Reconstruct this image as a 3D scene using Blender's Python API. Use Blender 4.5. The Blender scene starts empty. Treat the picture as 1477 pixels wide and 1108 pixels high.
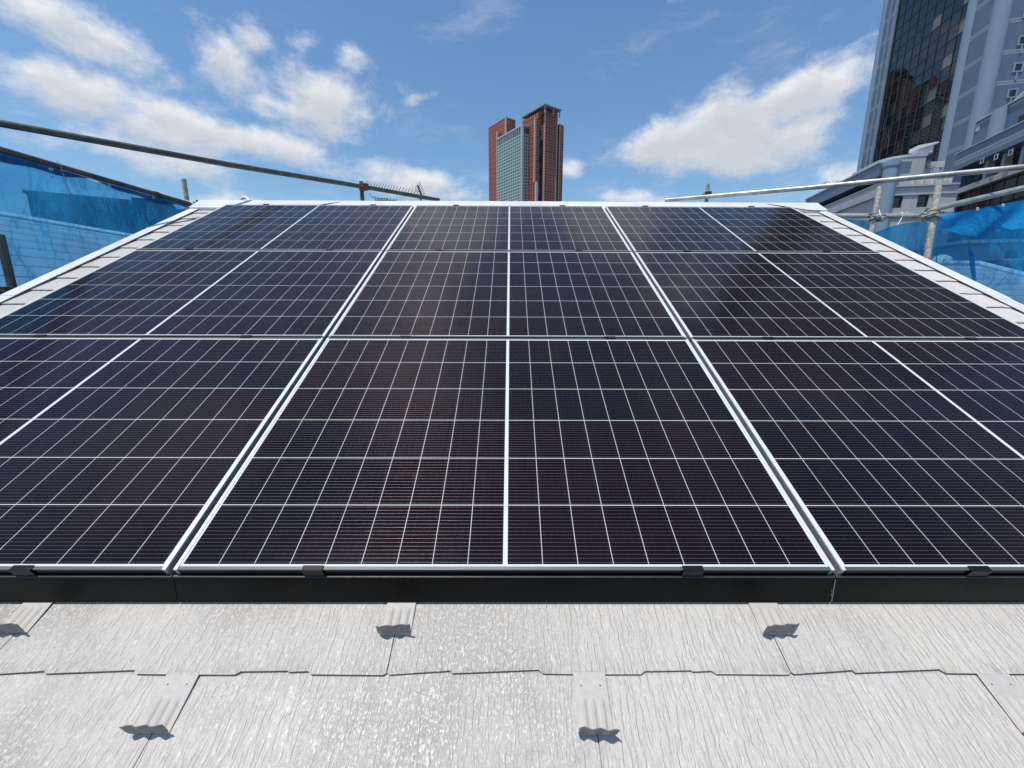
import bpy, bmesh, math, random
from mathutils import Vector, Matrix
random.seed(7)
R = math.radians
scene = bpy.context.scene

# ------------------------------------------------------------------ camera
FPX, CX, CY = 588.8, 738.5, 554.0                      # the photo is 1477 x 1108
CAM = Vector((0.012, -0.942, 0.688))
RT, UP, BK = Vector((1.0, -0.0043, 0.0035)), Vector((-0.0026, 0.2025, 0.9793)), Vector((-0.0043, -0.979, 0.2025))
BK = Vector((-0.0043, -0.9793, 0.2025)).normalized()
UP = (UP - BK * UP.dot(BK)).normalized()
RT = UP.cross(BK).normalized()
camd = bpy.data.cameras.new('camera'); cam = bpy.data.objects.new('camera', camd)
scene.collection.objects.link(cam); scene.camera = cam
camd.sensor_fit = 'HORIZONTAL'; camd.sensor_width = 36.0; camd.lens = 36.0 * FPX / 1477.0
camd.clip_start = 0.02; camd.clip_end = 20000
cam.matrix_world = Matrix(((RT.x, UP.x, BK.x, CAM.x), (RT.y, UP.y, BK.y, CAM.y), (RT.z, UP.z, BK.z, CAM.z), (0, 0, 0, 1)))

def ray(px, py):
    return RT * ((px - CX) / FPX) - UP * ((py - CY) / FPX) - BK
def dep(px, py, d):                                     # point of the place seen at a photo pixel, d metres away
    return CAM + ray(px, py) * d
def onplane(px, py, p, n):
    r = ray(px, py); t = (p - CAM).dot(n) / r.dot(n)
    return CAM + r * t

# ------------------------------------------------------------------ light
SUN_DIR = Vector((-0.235, -0.220, 0.946)).normalized()
SUN_EL = math.asin(SUN_DIR.z); SUN_AZ = math.atan2(SUN_DIR.x, SUN_DIR.y)
sund = bpy.data.lights.new('sun', 'SUN'); sun = bpy.data.objects.new('sun', sund)
scene.collection.objects.link(sun)
sund.energy = 4.2; sund.angle = R(0.53); sund.color = (1.0, 0.955, 0.89)
sun.rotation_euler = SUN_DIR.to_track_quat('Z', 'Y').to_euler()
sun.location = (-20, -20, 60)
scene.view_settings.view_transform = 'Standard'; scene.view_settings.look = 'None'
scene.view_settings.exposure = 0.0; scene.view_settings.gamma = 1.0
scene.view_settings.use_curve_mapping = False

# ------------------------------------------------------------------ node helper
class NT:
    def __init__(s, tree): s.t = tree
    def n(s, typ, **kw):
        o = s.t.nodes.new(typ)
        for k, v in kw.items(): setattr(o, k, v)
        return o
    def inp(s, sock, v):
        if hasattr(v, 'is_linked') or isinstance(v, bpy.types.NodeSocket): s.t.links.new(v, sock)
        elif isinstance(v, (tuple, list)) and len(v) == 3 and sock.type == 'RGBA': sock.default_value = (*v, 1)
        else: sock.default_value = v
    def m(s, op, a, b=None, c=None, clamp=False):
        o = s.n('ShaderNodeMath', operation=op, use_clamp=clamp)
        for i, v in enumerate((a, b, c)):
            if v is not None: s.inp(o.inputs[i], v)
        return o.outputs[0]
    def v(s, op, a, b=None):
        o = s.n('ShaderNodeVectorMath', operation=op)
        s.inp(o.inputs[0], a)
        if b is not None: s.inp(o.inputs[3 if op == 'SCALE' else 1], b)
        return o.outputs[1 if op in ('DOT_PRODUCT', 'LENGTH') else 0]
    def sep(s, v):
        o = s.n('ShaderNodeSeparateXYZ'); s.inp(o.inputs[0], v); return o.outputs
    def comb(s, x, y, z):
        o = s.n('ShaderNodeCombineXYZ')
        for i, q in enumerate((x, y, z)): s.inp(o.inputs[i], q)
        return o.outputs[0]
    def noise(s, v, scale, detail=4, rough=.55, lac=2.0, out=0):
        o = s.n('ShaderNodeTexNoise'); s.inp(o.inputs['Vector'], v)
        o.inputs['Scale'].default_value = scale; o.inputs['Detail'].default_value = detail
        o.inputs['Roughness'].default_value = rough; o.inputs['Lacunarity'].default_value = lac
        return o.outputs[out]
    def vor(s, v, scale, feature='F1', out='Distance'):
        o = s.n('ShaderNodeTexVoronoi', feature=feature); s.inp(o.inputs['Vector'], v)
        o.inputs['Scale'].default_value = scale
        return o.outputs[out]
    def mix(s, f, a, b):
        o = s.n('ShaderNodeMix', data_type='RGBA'); s.inp(o.inputs[0], f); s.inp(o.inputs[6], a); s.inp(o.inputs[7], b)
        return o.outputs[2]
    def ss(s, x, lo, hi, a=0.0, b=1.0, smooth=True):
        o = s.n('ShaderNodeMapRange', interpolation_type='SMOOTHSTEP' if smooth else 'LINEAR')
        o.clamp = True
        s.inp(o.inputs[0], x)
        for i, q in enumerate((lo, hi, a, b)): s.inp(o.inputs[i + 1], q)
        return o.outputs[0]
    def bump(s, h, strength, dist, normal=None):
        o = s.n('ShaderNodeBump'); s.inp(o.inputs['Height'], h)
        o.inputs['Strength'].default_value = strength; o.inputs['Distance'].default_value = dist
        if normal is not None: s.inp(o.inputs['Normal'], normal)
        return o.outputs[0]
    def obj(s): return s.n('ShaderNodeTexCoord').outputs['Object']

# ------------------------------------------------------------------ sky
world = bpy.data.worlds.new('World'); scene.world = world; world.use_nodes = True
wt = world.node_tree; wt.nodes.clear(); W = NT(wt)
sky = W.n('ShaderNodeTexSky', sky_type='NISHITA', sun_disc=False)
sky.sun_elevation = SUN_EL; sky.sun_rotation = SUN_AZ
sky.altitude = 0; sky.air_density = 1.35; sky.dust_density = 0.55; sky.ozone_density = 2.2
SKY_STRENGTH = 0.128
dirv = W.v('NORMALIZE', W.n('ShaderNodeTexCoord').outputs['Generated'])
dx, dy, dz = W.sep(dirv)
az = W.m('MULTIPLY', W.m('ARCTAN2', dx, dy), 57.2958)
el = W.m('MULTIPLY', W.m('ARCSINE', dz), 57.2958)
# clouds: (azimuth, elevation, half length, half height, tilt, amount) in degrees on the sky
CLOUDS = [(-41.7, 22.4, 4.2, 2.0, -7, .95), (-44.6, 22.9, 2.6, 1.5, 13, .8), (-42.9, 17.7, 5.0, 1.9, 2, 1.1), (-37.2, 16.9, 6.0, 2.2, -4, 1.1),
          (-28.0, 16.3, 7.0, 1.6, -4, .95), (-36.0, 13.2, 6.6, 1.6, 1, .85), (-31.0, 22.6, 4.2, 2.4, -42, 1.0), (-28.9, 25.6, 2.2, 1.6, 35, .8),
          (-22.0, 20.8, 4.8, 3.3, -2, 1.15), (-24.2, 26.2, 2.0, 1.0, 15, .62), (-19.2, 25.6, 1.8, 1.8, 12, .62), (-11.8, 14.3, 6.6, 2.1, -8, 1.15),
          (17.6, 18.0, 4.6, 2.1, 5, 1.05), (24.5, 18.6, 6.6, 3.7, 8, 1.15), (32.6, 20.6, 5.6, 2.5, 14, 1.0), (26.5, 15.4, 6.6, 1.9, -6, .95),
          (7.6, 15.9, 1.7, 1.2, -9, .85), (37.4, 11.7, 3.2, 1.8, -5, 1.05), (14.0, 12.6, 4.9, 1.5, -4, .8), (32.5, 16.9, 4.6, 2.1, 4, .95), (18.0, 11.2, 4.0, .9, 0, .8), (-32.1, 10.4, 4.6, 1.0, 7, .85),
          (18.7, 30.2, 1.4, 1.3, -19, .5), (-11.4, 22.6, 2.4, .7, 20, .5), (-42.0, 14.0, 5.5, 1.3, 4, .7), (30.5, 27.5, 3.0, 1.0, 20, .42),
          # overhead, seen only as reflections in the panels
          (-11.0, 43.5, 6.5, 5.0, 0, 1.0), (17.0, 41.0, 8.0, 5.5, 4, 1.0), (33.0, 47.0, 6.0, 3.5, -10, .8), (-19.0, 53.0, 5.0, 5.0, 0, .85), (2.0, 39.0, 7.0, 3.0, 0, .8),
          (48.0, 60.0, 10.0, 6.0, 0, .6), (-70.0, 50.0, 10.0, 8.0, 0, .9), (110.0, 40.0, 18.0, 6.0, 0, 1.0), (150.0, 25.0, 20.0, 5.0, 0, 1.0), (-120.0, 30.0, 20.0, 6.0, 0, 1.0), (-90.0, 15.0, 14.0, 3.0, 0, 1.0), (70.0, 14.0, 12.0, 2.5, 0, 1.0)]
def cloud_field(shift):
    tot = None
    for a0, e0, ra, re, tilt, amp in CLOUDS:
        ca, sa = math.cos(R(tilt)), math.sin(R(tilt)); k = math.cos(R(e0))
        ddx = W.m('MULTIPLY', W.m('SUBTRACT', az, a0), k)
        ddy = W.m('SUBTRACT', el, e0 - shift)
        p = W.m('MULTIPLY_ADD', ddx, ca / ra, W.m('MULTIPLY', ddy, sa / ra))
        q = W.m('MULTIPLY_ADD', ddx, -sa / re, W.m('MULTIPLY', ddy, ca / re))
        d2 = W.m('MULTIPLY_ADD', p, p, W.m('MULTIPLY', q, q))
        g = W.m('MULTIPLY', W.m('EXPONENT', W.m('MULTIPLY', d2, -0.8)), amp)
        tot = g if tot is None else W.m('MAXIMUM', W.m('MULTIPLY_ADD', W.m('MINIMUM', tot, g), .35, W.m('MAXIMUM', tot, g)), 0)
    return tot
wv = W.comb(W.m('MULTIPLY', az, .0174), W.m('MULTIPLY', el, .024), dz)
warp = W.noise(wv, 5.0, 3, .5, out=1)
wv2 = W.v('ADD', wv, W.v('SCALE', W.v('SUBTRACT', warp, (.5, .5, .5)), .09))
nz = W.noise(wv2, 11.0, 10, .64)
nz_up = W.noise(W.v('ADD', wv2, (-.008, .026, 0.0)), 11.0, 7, .6)
D = W.m('MINIMUM', cloud_field(0.0), 1.15)
dens = W.m('MULTIPLY_ADD', W.m('SUBTRACT', nz, .5), 1.75, D)
dens_up = W.m('MULTIPLY_ADD', W.m('SUBTRACT', nz_up, .5), 1.75, W.m('MINIMUM', cloud_field(1.2), 1.15))
mask = W.m('MULTIPLY', W.ss(dens, .28, 1.12), .94)
thin = W.noise(W.v('MULTIPLY', wv2, (1.0, 2.4, 1.0)), 4.2, 8, .66)
mask = W.m('MAXIMUM', mask, W.m('MULTIPLY', W.ss(thin, .50, .78), .22))
shade = W.ss(dens_up, .25, 1.25)                       # cloud lying above towards the sun: darker base
ccol = W.mix(shade, (0.97, 0.975, 0.98), (0.66, 0.70, 0.755))
ccol = W.mix(W.ss(nz, .35, .7), W.mix(.14, ccol, (.5, .56, .65)), ccol)
bg_s = W.n('ShaderNodeBackground'); W.inp(bg_s.inputs[0], W.v('MULTIPLY', sky.outputs[0], (.70, .885, 1.05))); bg_s.inputs[1].default_value = SKY_STRENGTH
bg_c = W.n('ShaderNodeBackground'); W.inp(bg_c.inputs[0], ccol); bg_c.inputs[1].default_value = 0.95
mx = W.n('ShaderNodeMixShader'); W.inp(mx.inputs[0], mask)
wt.links.new(bg_s.outputs[0], mx.inputs[1]); wt.links.new(bg_c.outputs[0], mx.inputs[2])
wo = W.n('ShaderNodeOutputWorld'); wt.links.new(mx.outputs[0], wo.inputs[0])

# ------------------------------------------------------------------ materials
def new_mat(name):
    m = bpy.data.materials.new(name); m.use_nodes = True
    m.node_tree.nodes.clear(); t = NT(m.node_tree)
    out = t.n('ShaderNodeOutputMaterial')
    return m, t, out
def pbr(t, out, color, rough=.5, metal=0.0, normal=None, spec=None, coat=None, coat_rough=.05):
    b = t.n('ShaderNodeBsdfPrincipled')
    t.inp(b.inputs['Base Color'], color); t.inp(b.inputs['Roughness'], rough); t.inp(b.inputs['Metallic'], metal)
    if normal is not None: t.inp(b.inputs['Normal'], normal)
    if spec is not None: t.inp(b.inputs['Specular IOR Level'], spec)
    if coat is not None:
        t.inp(b.inputs['Coat Weight'], coat); t.inp(b.inputs['Coat Roughness'], coat_rough)
    t.t.links.new(b.outputs[0], out.inputs[0])
    return b
def worn(name, c0, c1, scale=8, rough=.5, metal=0.0, bump=0.0, bscale=60, spec=None, detail=5, aniso=None):
    m, t, out = new_mat(name); co = t.obj()
    if aniso: co = t.v('MULTIPLY', co, aniso)
    f = t.ss(t.noise(co, scale, detail, .6), .3, .7)
    nrm = t.bump(t.noise(co, bscale, 4), 1.0, bump) if bump else None
    r = t.ss(t.noise(co, scale * 2.3, 4), .2, .8, rough - .08, rough + .1)
    pbr(t, out, t.mix(f, c0, c1), r, metal, nrm, spec)
    return m

M = {}
# painted slates: object coordinates are roof metres (x along the eaves, y up the slope)
m, t, out = new_mat('painted_slate'); co = t.obj(); x, y, z = t.sep(co)
wob = t.v('SCALE', t.v('SUBTRACT', t.noise(co, 26, 3, out=1), (.5, .5, .5)), .013)
gr = t.v('MULTIPLY', t.v('ADD', co, wob), (1, .10, 1))
ridge = t.noise(gr, 112, 2, .5)
ridge2 = t.noise(t.v('MULTIPLY', t.v('ADD', co, wob), (1, .16, 1)), 260, 3, .6)
pit = t.noise(t.v('MULTIPLY', co, (1, .6, 1)), 210, 4, .65)
patch = t.ss(t.m('ADD', t.noise(co, 1.7, 3), t.m('MULTIPLY', x, -.11)), .44, .74)
hgt = t.m('MULTIPLY_ADD', t.ss(ridge, .36, .60), t.m('MULTIPLY_ADD', patch, -.35, 1.0), t.m('MULTIPLY', ridge2, .35))
hgt = t.m('MULTIPLY_ADD', t.ss(pit, .36, .56), t.m('MULTIPLY_ADD', patch, .55, .10), hgt)
nr = t.bump(hgt, 1.0, .0025)
base = t.mix(t.ss(t.noise(co, 3.0, 6, .65), .3, .7), (.500, .467, .422), (.550, .517, .472))
base = t.mix(t.m('MULTIPLY', t.ss(ridge, .36, .26), .14), base, (.28, .27, .26))
base = t.mix(t.m('MULTIPLY', t.ss(pit, .40, .33), t.m('MULTIPLY_ADD', patch, .75, .06)), base, (.22, .21, .20))
speck = t.ss(t.vor(t.v('MULTIPLY', co, (1, .6, 1)), 75), .10, .05)
speck = t.m('MULTIPLY', speck, t.ss(t.noise(co, 14, 2), .60, .70))
base = t.mix(t.m('MULTIPLY', speck, .75), base, (.12, .115, .11))
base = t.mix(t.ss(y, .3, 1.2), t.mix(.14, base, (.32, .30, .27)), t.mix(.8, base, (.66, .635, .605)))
wear = t.ss(t.noise(t.v('MULTIPLY', co, (1, .45, 1)), 3.4, 6, .7), .52, .74)
base = t.mix(t.m('MULTIPLY', wear, .24), base, (.40, .375, .345))
tone = t.n('ShaderNodeTexWhiteNoise'); t.inp(tone.inputs['Vector'], t.comb(t.m('FLOOR', t.m('DIVIDE', t.m('ADD', x, .278), .4785)), t.m('FLOOR', t.m('DIVIDE', t.m('ADD', y, .200), .1855)), 0.0))
base = t.mix(t.m('MULTIPLY', tone.outputs[0], .16), base, (.40, .39, .37))
# grime collected along the lower edge of each course
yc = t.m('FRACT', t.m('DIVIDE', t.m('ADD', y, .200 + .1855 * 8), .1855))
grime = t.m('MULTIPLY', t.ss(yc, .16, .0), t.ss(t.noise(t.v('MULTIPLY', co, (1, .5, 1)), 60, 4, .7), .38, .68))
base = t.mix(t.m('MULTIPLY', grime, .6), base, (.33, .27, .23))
yel = t.ss(t.noise(t.v('MULTIPLY', co, (1, .4, 1)), 5.5, 4), .58, .75)
base = t.mix(t.m('MULTIPLY', yel, .22), base, (.50, .46, .36))
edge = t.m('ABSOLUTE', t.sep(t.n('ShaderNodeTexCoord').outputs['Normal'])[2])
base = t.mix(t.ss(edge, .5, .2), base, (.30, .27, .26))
pbr(t, out, base, t.ss(t.noise(co, 40, 3), .3, .7, .27, .40), 0, nr, .24)
M['slate'] = m
M['guard'] = worn('painted_strap', (.41, .385, .35), (.46, .435, .40), 30, .6, 0, .0003, 260)
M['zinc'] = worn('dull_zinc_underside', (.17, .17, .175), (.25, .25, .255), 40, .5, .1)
M['cap'] = worn('white_sheet_metal', (.58, .575, .56), (.71, .705, .69), 2.2, .34, 0, .0006, 30)
M['black'] = worn('black_steel_and_rail_shade', (.0035, .0036, .0036), (.0065, .0062, .0058), 5, .36, 0, .0002, 60, spec=.16)  # skirt steel; on the long rails it stands in for shade
M['black_lip'] = worn('black_coated_clamp', (.004, .0045, .005), (.008, .009, .010), 15, .4, spec=.22)
M['alu_lit'] = worn('frame_aluminium_lit', (.58, .59, .59), (.66, .67, .66), 40, .45, .15)  # lit copy of the frame aluminium, sun glint put into the colour
M['alu_shaded'] = worn('frame_aluminium_shaded', (.085, .09, .095), (.12, .125, .13), 40, .45, .3, aniso=(.02, 1, 1))  # same frame aluminium, darkened in colour where the lips catch no sun
M['lip'] = worn('skirt_lip_painted_lit', (.028, .032, .036), (.04, .045, .05), 30, .45)  # skirt's black metal, lightened in colour as its sunlit top band
M['alu_side_shade'] = worn('rail_side_aluminium_shaded', (.24, .245, .25), (.31, .315, .32), 40, .5, .2)  # frame aluminium again, shade of the column gaps painted in
M['under'] = worn('white_backsheet', (.55, .55, .55), (.6, .6, .6), 10, .7)

# solar laminate: 2 x 9 x 6 half cells, bus wires, white backsheet between the cells
m, t, out = new_mat('solar_laminate'); co = t.obj(); x, y, z = t.sep(co)
ax = t.m('SUBTRACT', t.m('ABSOLUTE', x), .0062)
cu = t.m('DIVIDE', ax, 0.0934); fu = t.m('MULTIPLY', t.m('FRACT', cu), 0.0934)
yy = t.m('ADD', y, .5515); cv = t.m('DIVIDE', yy, .1840); fv = t.m('MULTIPLY', t.m('FRACT', cv), .1840)
inu = t.m('MULTIPLY', t.m('GREATER_THAN', ax, 0), t.m('LESS_THAN', ax, 0.0934 * 9 - .0015))
inv_ = t.m('MULTIPLY', t.m('GREATER_THAN', yy, 0), t.m('LESS_THAN', yy, .184 * 6 - .002))
cell = t.m('MULTIPLY', t.m('MULTIPLY', inu, inv_), t.m('MULTIPLY', t.m('LESS_THAN', fu, .0919), t.m('LESS_THAN', fv, .1817)))
wf = t.m('SUBTRACT', t.m('FRACT', t.m('MULTIPLY', fv, 16 / .1817)), .5)
tri = t.m('DIVIDE', t.m('MULTIPLY', wf, .01136), .00018)
wire = t.m('LESS_THAN', t.m('ABSOLUTE', tri), 1.0)
padx = t.m('MULTIPLY', t.m('ABSOLUTE', t.m('SUBTRACT', t.m('FRACT', t.m('DIVIDE', fu, .01826)), .5)), .01826)
ends = t.m('MINIMUM', fu, t.m('SUBTRACT', .0919, fu))
pad = t.m('MAXIMUM', t.m('LESS_THAN', padx, .0008), t.m('LESS_THAN', ends, .0042))
pad = t.m('MULTIPLY', pad, t.m('LESS_THAN', t.m('ABSOLUTE', tri), 1.9))
wire = t.m('MULTIPLY', t.m('MAXIMUM', wire, pad), cell)
idv = t.comb(t.m('FLOOR', cu), t.m('FLOOR', cv), t.m('SIGN', x))
wn = t.n('ShaderNodeTexWhiteNoise'); t.inp(wn.inputs['Vector'], t.v('ADD', idv, t.n('ShaderNodeObjectInfo').outputs['Location']))
ccell = t.mix(wn.outputs[0], (.0028, .0024, .0046), (.0016, .0024, .0075))
wp = t.n('ShaderNodeTexWhiteNoise'); t.inp(wp.inputs['Vector'], t.n('ShaderNodeObjectInfo').outputs['Location'])
ccell = t.mix(t.m('MULTIPLY', wp.outputs[0], .45), ccell, (.0018, .0022, .0048))
ccell = t.mix(t.m('MULTIPLY', t.ss(t.noise(co, 1.3, 3), .36, .6), .8), ccell, (.0075, .0034, .0050))
colr = t.mix(cell, (.60, .61, .60), ccell)
colr = t.mix(wire, colr, (.42, .305, .270))
tn = t.m('MULTIPLY', wire, t.m('MAXIMUM', t.m('MINIMUM', tri, 1.0), -1.0))
nv = t.v('NORMALIZE', t.comb(0.0, t.m('MULTIPLY', tn, .9), 1.0))
vt = t.n('ShaderNodeVectorTransform', vector_type='NORMAL', convert_from='OBJECT', convert_to='WORLD'); t.inp(vt.inputs[0], nv)
film = t.ss(t.noise(t.v('MULTIPLY', co, (1, .35, 1)), 5.0, 7, .72), .42, .75)
colr = t.mix(t.m('MULTIPLY', film, .006), colr, (.45, .42, .38))
b = pbr(t, out, colr, t.mix(wire, (.55, .55, .55), (.31, .31, .31)), t.m('MULTIPLY', wire, .55), vt.outputs[0], .0)
dust = t.noise(t.v('MULTIPLY', co, (1, .6, 1)), 7, 6, .65)
t.inp(b.inputs['Coat Weight'], 1.0); t.inp(b.inputs['Coat IOR'], 1.28)
t.inp(b.inputs['Coat Roughness'], t.ss(dust, .3, .7, .10, .17))
M['cells'] = m

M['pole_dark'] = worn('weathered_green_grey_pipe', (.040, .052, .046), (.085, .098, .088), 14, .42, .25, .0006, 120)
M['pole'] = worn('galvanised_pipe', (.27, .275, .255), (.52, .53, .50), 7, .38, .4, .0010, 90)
M['pole_rough'] = worn('mortar_spattered_pipe', (.20, .19, .16), (.48, .46, .40), 28, .7, .1, .003, 55)
M['rust'] = worn('rusty_clamp_steel', (.10, .035, .02), (.20, .08, .05), 30, .7, .2, .002, 90)
M['rope'] = worn('white_cord', (.65, .65, .62), (.75, .75, .72), 60, .8)
M['wirebl'] = worn('black_cable', (.012, .012, .012), (.02, .02, .02), 60, .5)
M['conduit'] = worn('cream_conduit', (.62, .60, .52), (.70, .68, .60), 40, .45)

def mesh_mat(name, lo, hi, dark, lite, tr):
    m, t, out = new_mat(name); co = t.obj()
    big = t.ss(t.noise(co, 1.9, 5, .6), .3, .7)
    fine = t.noise(co, 190, 2, .6)
    crease = t.noise(t.v('MULTIPLY', co, (2.2, 2.2, .6)), 3.0, 5, .65)
    crease = t.ss(t.m('ABSOLUTE', t.m('SUBTRACT', crease, .5)), .035, .0)
    col = t.mix(t.m('MAXIMUM', big, t.m('MULTIPLY', crease, .7)), dark, lite)
    col = t.mix(t.ss(fine, .35, .65), t.mix(.25, col, (0, .03, .1)), col)
    dif = t.n('ShaderNodeBsdfDiffuse'); t.inp(dif.inputs[0], col)
    tl = t.n('ShaderNodeBsdfTranslucent'); t.inp(tl.inputs[0], col)
    a = t.n('ShaderNodeMixShader'); a.inputs[0].default_value = .5
    t.t.links.new(dif.outputs[0], a.inputs[1]); t.t.links.new(tl.outputs[0], a.inputs[2])
    gl = t.n('ShaderNodeBsdfGlossy'); gl.inputs['Roughness'].default_value = .4; t.inp(gl.inputs[0], (.5, .6, .7))
    a2 = t.n('ShaderNodeMixShader'); a2.inputs[0].default_value = .05
    t.t.links.new(a.outputs[0], a2.inputs[1]); t.t.links.new(gl.outputs[0], a2.inputs[2])
    tp = t.n('ShaderNodeBsdfTransparent'); t.inp(tp.inputs[0], tr)
    f = t.m('ADD', t.ss(t.noise(co, 1.3, 4), .3, .7, lo, hi), t.ss(fine, .3, .7, -.10, .10))
    f = t.m('ADD', f, t.m('MULTIPLY', crease, .22), clamp=True)
    mxx = t.n('ShaderNodeMixShader'); t.inp(mxx.inputs[0], f)
    t.t.links.new(tp.outputs[0], mxx.inputs[1]); t.t.links.new(a2.outputs[0], mxx.inputs[2])
    t.t.links.new(mxx.outputs[0], out.inputs[0])
    return m
M['mesh_l'] = mesh_mat('blue_safety_mesh', .48, .66, (.006, .22, .52), (.04, .42, .78), (.38, .74, .98))
M['hem'] = mesh_mat('blue_mesh_hem', .88, .97, (.006, .07, .22), (.01, .10, .30), (.3, .6, .9))
M['mesh_r'] = mesh_mat('blue_folded_mesh', .46, .72, (.003, .22, .58), (.03, .50, .90), (.34, .72, .98))

def grid_mat(name, px, pz, wl, wz, line, ca, cb, crough=.25, win=None, metal=0.0, spec=.5):
    """facade of small panes: local x / y along the walls, z up"""
    m, t, out = new_mat(name); tc = t.n('ShaderNodeTexCoord'); x, y, z = t.sep(tc.outputs['Object'])
    nx = t.m('GREATER_THAN', t.m('ABSOLUTE', t.sep(tc.outputs['Normal'])[0]), .5)
    h = t.m('ADD', t.m('MULTIPLY', nx, y), t.m('MULTIPLY', t.m('SUBTRACT', 1, nx), x))
    a = t.m('DIVIDE', h, px); c = t.m('DIVIDE', z, pz)
    ln = t.m('MAXIMUM', t.m('LESS_THAN', t.m('FRACT', a), wl), t.m('LESS_THAN', t.m('FRACT', c), wz))
    wn = t.n('ShaderNodeTexWhiteNoise'); t.inp(wn.inputs['Vector'], t.comb(t.m('FLOOR', a), t.m('FLOOR', c), nx))
    alt = t.m('GREATER_THAN', t.m('FRACT', t.m('MULTIPLY', t.m('FLOOR', c), .5)), .25)
    f = t.m('MULTIPLY_ADD', wn.outputs[0], .45, t.m('MULTIPLY', alt, .55))
    col = t.mix(f, ca, cb)
    pbr(t, out, t.mix(ln, col, line), t.mix(ln, (crough,) * 3, (.6, .6, .6)), metal, None, spec)
    return m
M['red'] = grid_mat('red_tile_grid', 2.2, 1.75, .16, .20, (.42, .19, .13), (.27, .042, .020), (.12, .020, .012), .35)
M['red_plain'] = worn('red_brown_cladding', (.22, .05, .035), (.27, .07, .05), 3, .5)
M['pink'] = worn('pale_corner_trim', (.46, .33, .29), (.52, .38, .34), 3, .6)
M['green'] = grid_mat('green_curtain_wall', 2.1, 1.95, .22, .26, (.42, .50, .47), (.09, .17, .17), (.05, .10, .11), .12)
M['strip'] = grid_mat('blue_window_strip', 3.6, 3.9, .10, .16, (.12, .14, .15), (.16, .22, .29), (.035, .05, .07), .06)
M['canopy'] = worn('grey_green_canopy', (.20, .26, .23), (.28, .33, .30), 2, .5)

m, t, out = new_mat('blue_grey_cladding'); tc = t.n('ShaderNodeTexCoord'); x, y, z = t.sep(tc.outputs['Object'])
fz = t.m('MULTIPLY', t.m('FRACT', t.m('DIVIDE', z, 3.9)), 3.9)
band = t.m('MAXIMUM', t.m('MULTIPLY', t.m('GREATER_THAN', fz, .1), t.m('LESS_THAN', fz, .22)), t.m('MULTIPLY', t.m('GREATER_THAN', fz, .42), t.m('LESS_THAN', fz, .56)))
wide = t.m('LESS_THAN', fz, .66)
jn = t.m('LESS_THAN', t.m('FRACT', t.m('DIVIDE', z, .65)), .05)
c = t.mix(t.ss(t.noise(tc.outputs['Object'], .35, 5, .6), .3, .7), (.095, .140, .215), (.118, .168, .25))
c = t.mix(t.ss(t.noise(t.v('MULTIPLY', tc.outputs['Object'], (1, 1, .12)), 1.6, 5, .7), .45, .8), c, (.12, .14, .17))
vj = t.m('LESS_THAN', t.m('FRACT', t.m('DIVIDE', t.m('ADD', x, y), 1.3)), .035)
c = t.mix(t.m('MULTIPLY', vj, .4), c, (.06, .08, .11))
c = t.mix(wide, c, (.16, .195, .25)); c = t.mix(band, c, (.28, .32, .38)); c = t.mix(t.m('MULTIPLY', jn, .35), c, (.07, .09, .12))
pbr(t, out, c, .32, 0, None, .6)
M['clad'] = m
M['column'] = worn('light_blue_grey_column', (.20, .26, .34), (.22, .285, .37), .3, .28, .0, spec=.7)
M['grey'] = worn('grey_wall_panel', (.36, .375, .395), (.43, .445, .465), .7, .5, aniso=(1, 1, .3))
M['grey_lt'] = worn('light_grey_trim', (.36, .39, .43), (.44, .47, .51), 1.5, .5)
M['sill'] = worn('stained_sill', (.38, .38, .36), (.5, .5, .47), 1.2, .7)
m, t, out = new_mat('dark_mirror_glass')
pbr(t, out, (.006, .010, .012), .012, 0, None, .6)
M['dglass'] = m
t.t.nodes['Principled BSDF'].inputs['IOR'].default_value = 1.52
m, t, out = new_mat('window_glass'); pbr(t, out, (.012, .017, .022), .05, 0, None, .7); M['wglass'] = m
M['blind'] = worn('drawn_blind_behind_glass', (.09, .10, .085), (.14, .145, .12), .8, .12, 0, spec=.9)
M['mullion'] = worn('dark_mullion', (.035, .036, .04), (.05, .05, .055), 2, .4)
M['dark'] = worn('dark_opening', (.012, .013, .015), (.02, .02, .022), 2, .8)
M['ac'] = worn('cream_appliance_paint', (.50, .49, .43), (.58, .57, .51), 4, .5)
M['white'] = worn('white_paint', (.66, .67, .68), (.74, .75, .76), 4, .5)
M['house_w'] = worn('pale_render', (.48, .47, .45), (.56, .55, .53), 2, .8, 0, .002, 60)
M['house_d'] = worn('dark_siding', (.035, .045, .055), (.06, .07, .08), 2, .8)
M['ground'] = worn('city_ground', (.07, .07, .068), (.12, .12, .115), .15, .9)
def courses(name, c0, c1, line, pitch, axis):
    m, t, out = new_mat(name); co = t.obj(); xyz = t.sep(co)
    f = t.m('FRACT', t.m('DIVIDE', xyz[axis], pitch))
    ln = t.m('LESS_THAN', f, .09)
    c = t.mix(t.ss(t.noise(co, 1.2, 5, .65), .3, .7), c0, c1)
    pbr(t, out, t.mix(ln, c, line), .6, 0, t.bump(f, .5, .02))
    return m
M['nroof'] = courses('seamed_roofing', (.36, .37, .38), (.46, .47, .48), (.08, .09, .10), .415, 0)
M['nroof2'] = courses('fine_seamed_roofing', (.42, .41, .40), (.52, .51, .50), (.20, .20, .20), .24, 1)
M['leaf'] = worn('dark_foliage', (.03, .05, .018), (.06, .085, .03), 3, .7)
M['bark'] = worn('bark', (.06, .045, .03), (.10, .075, .05), 6, .9)

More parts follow.
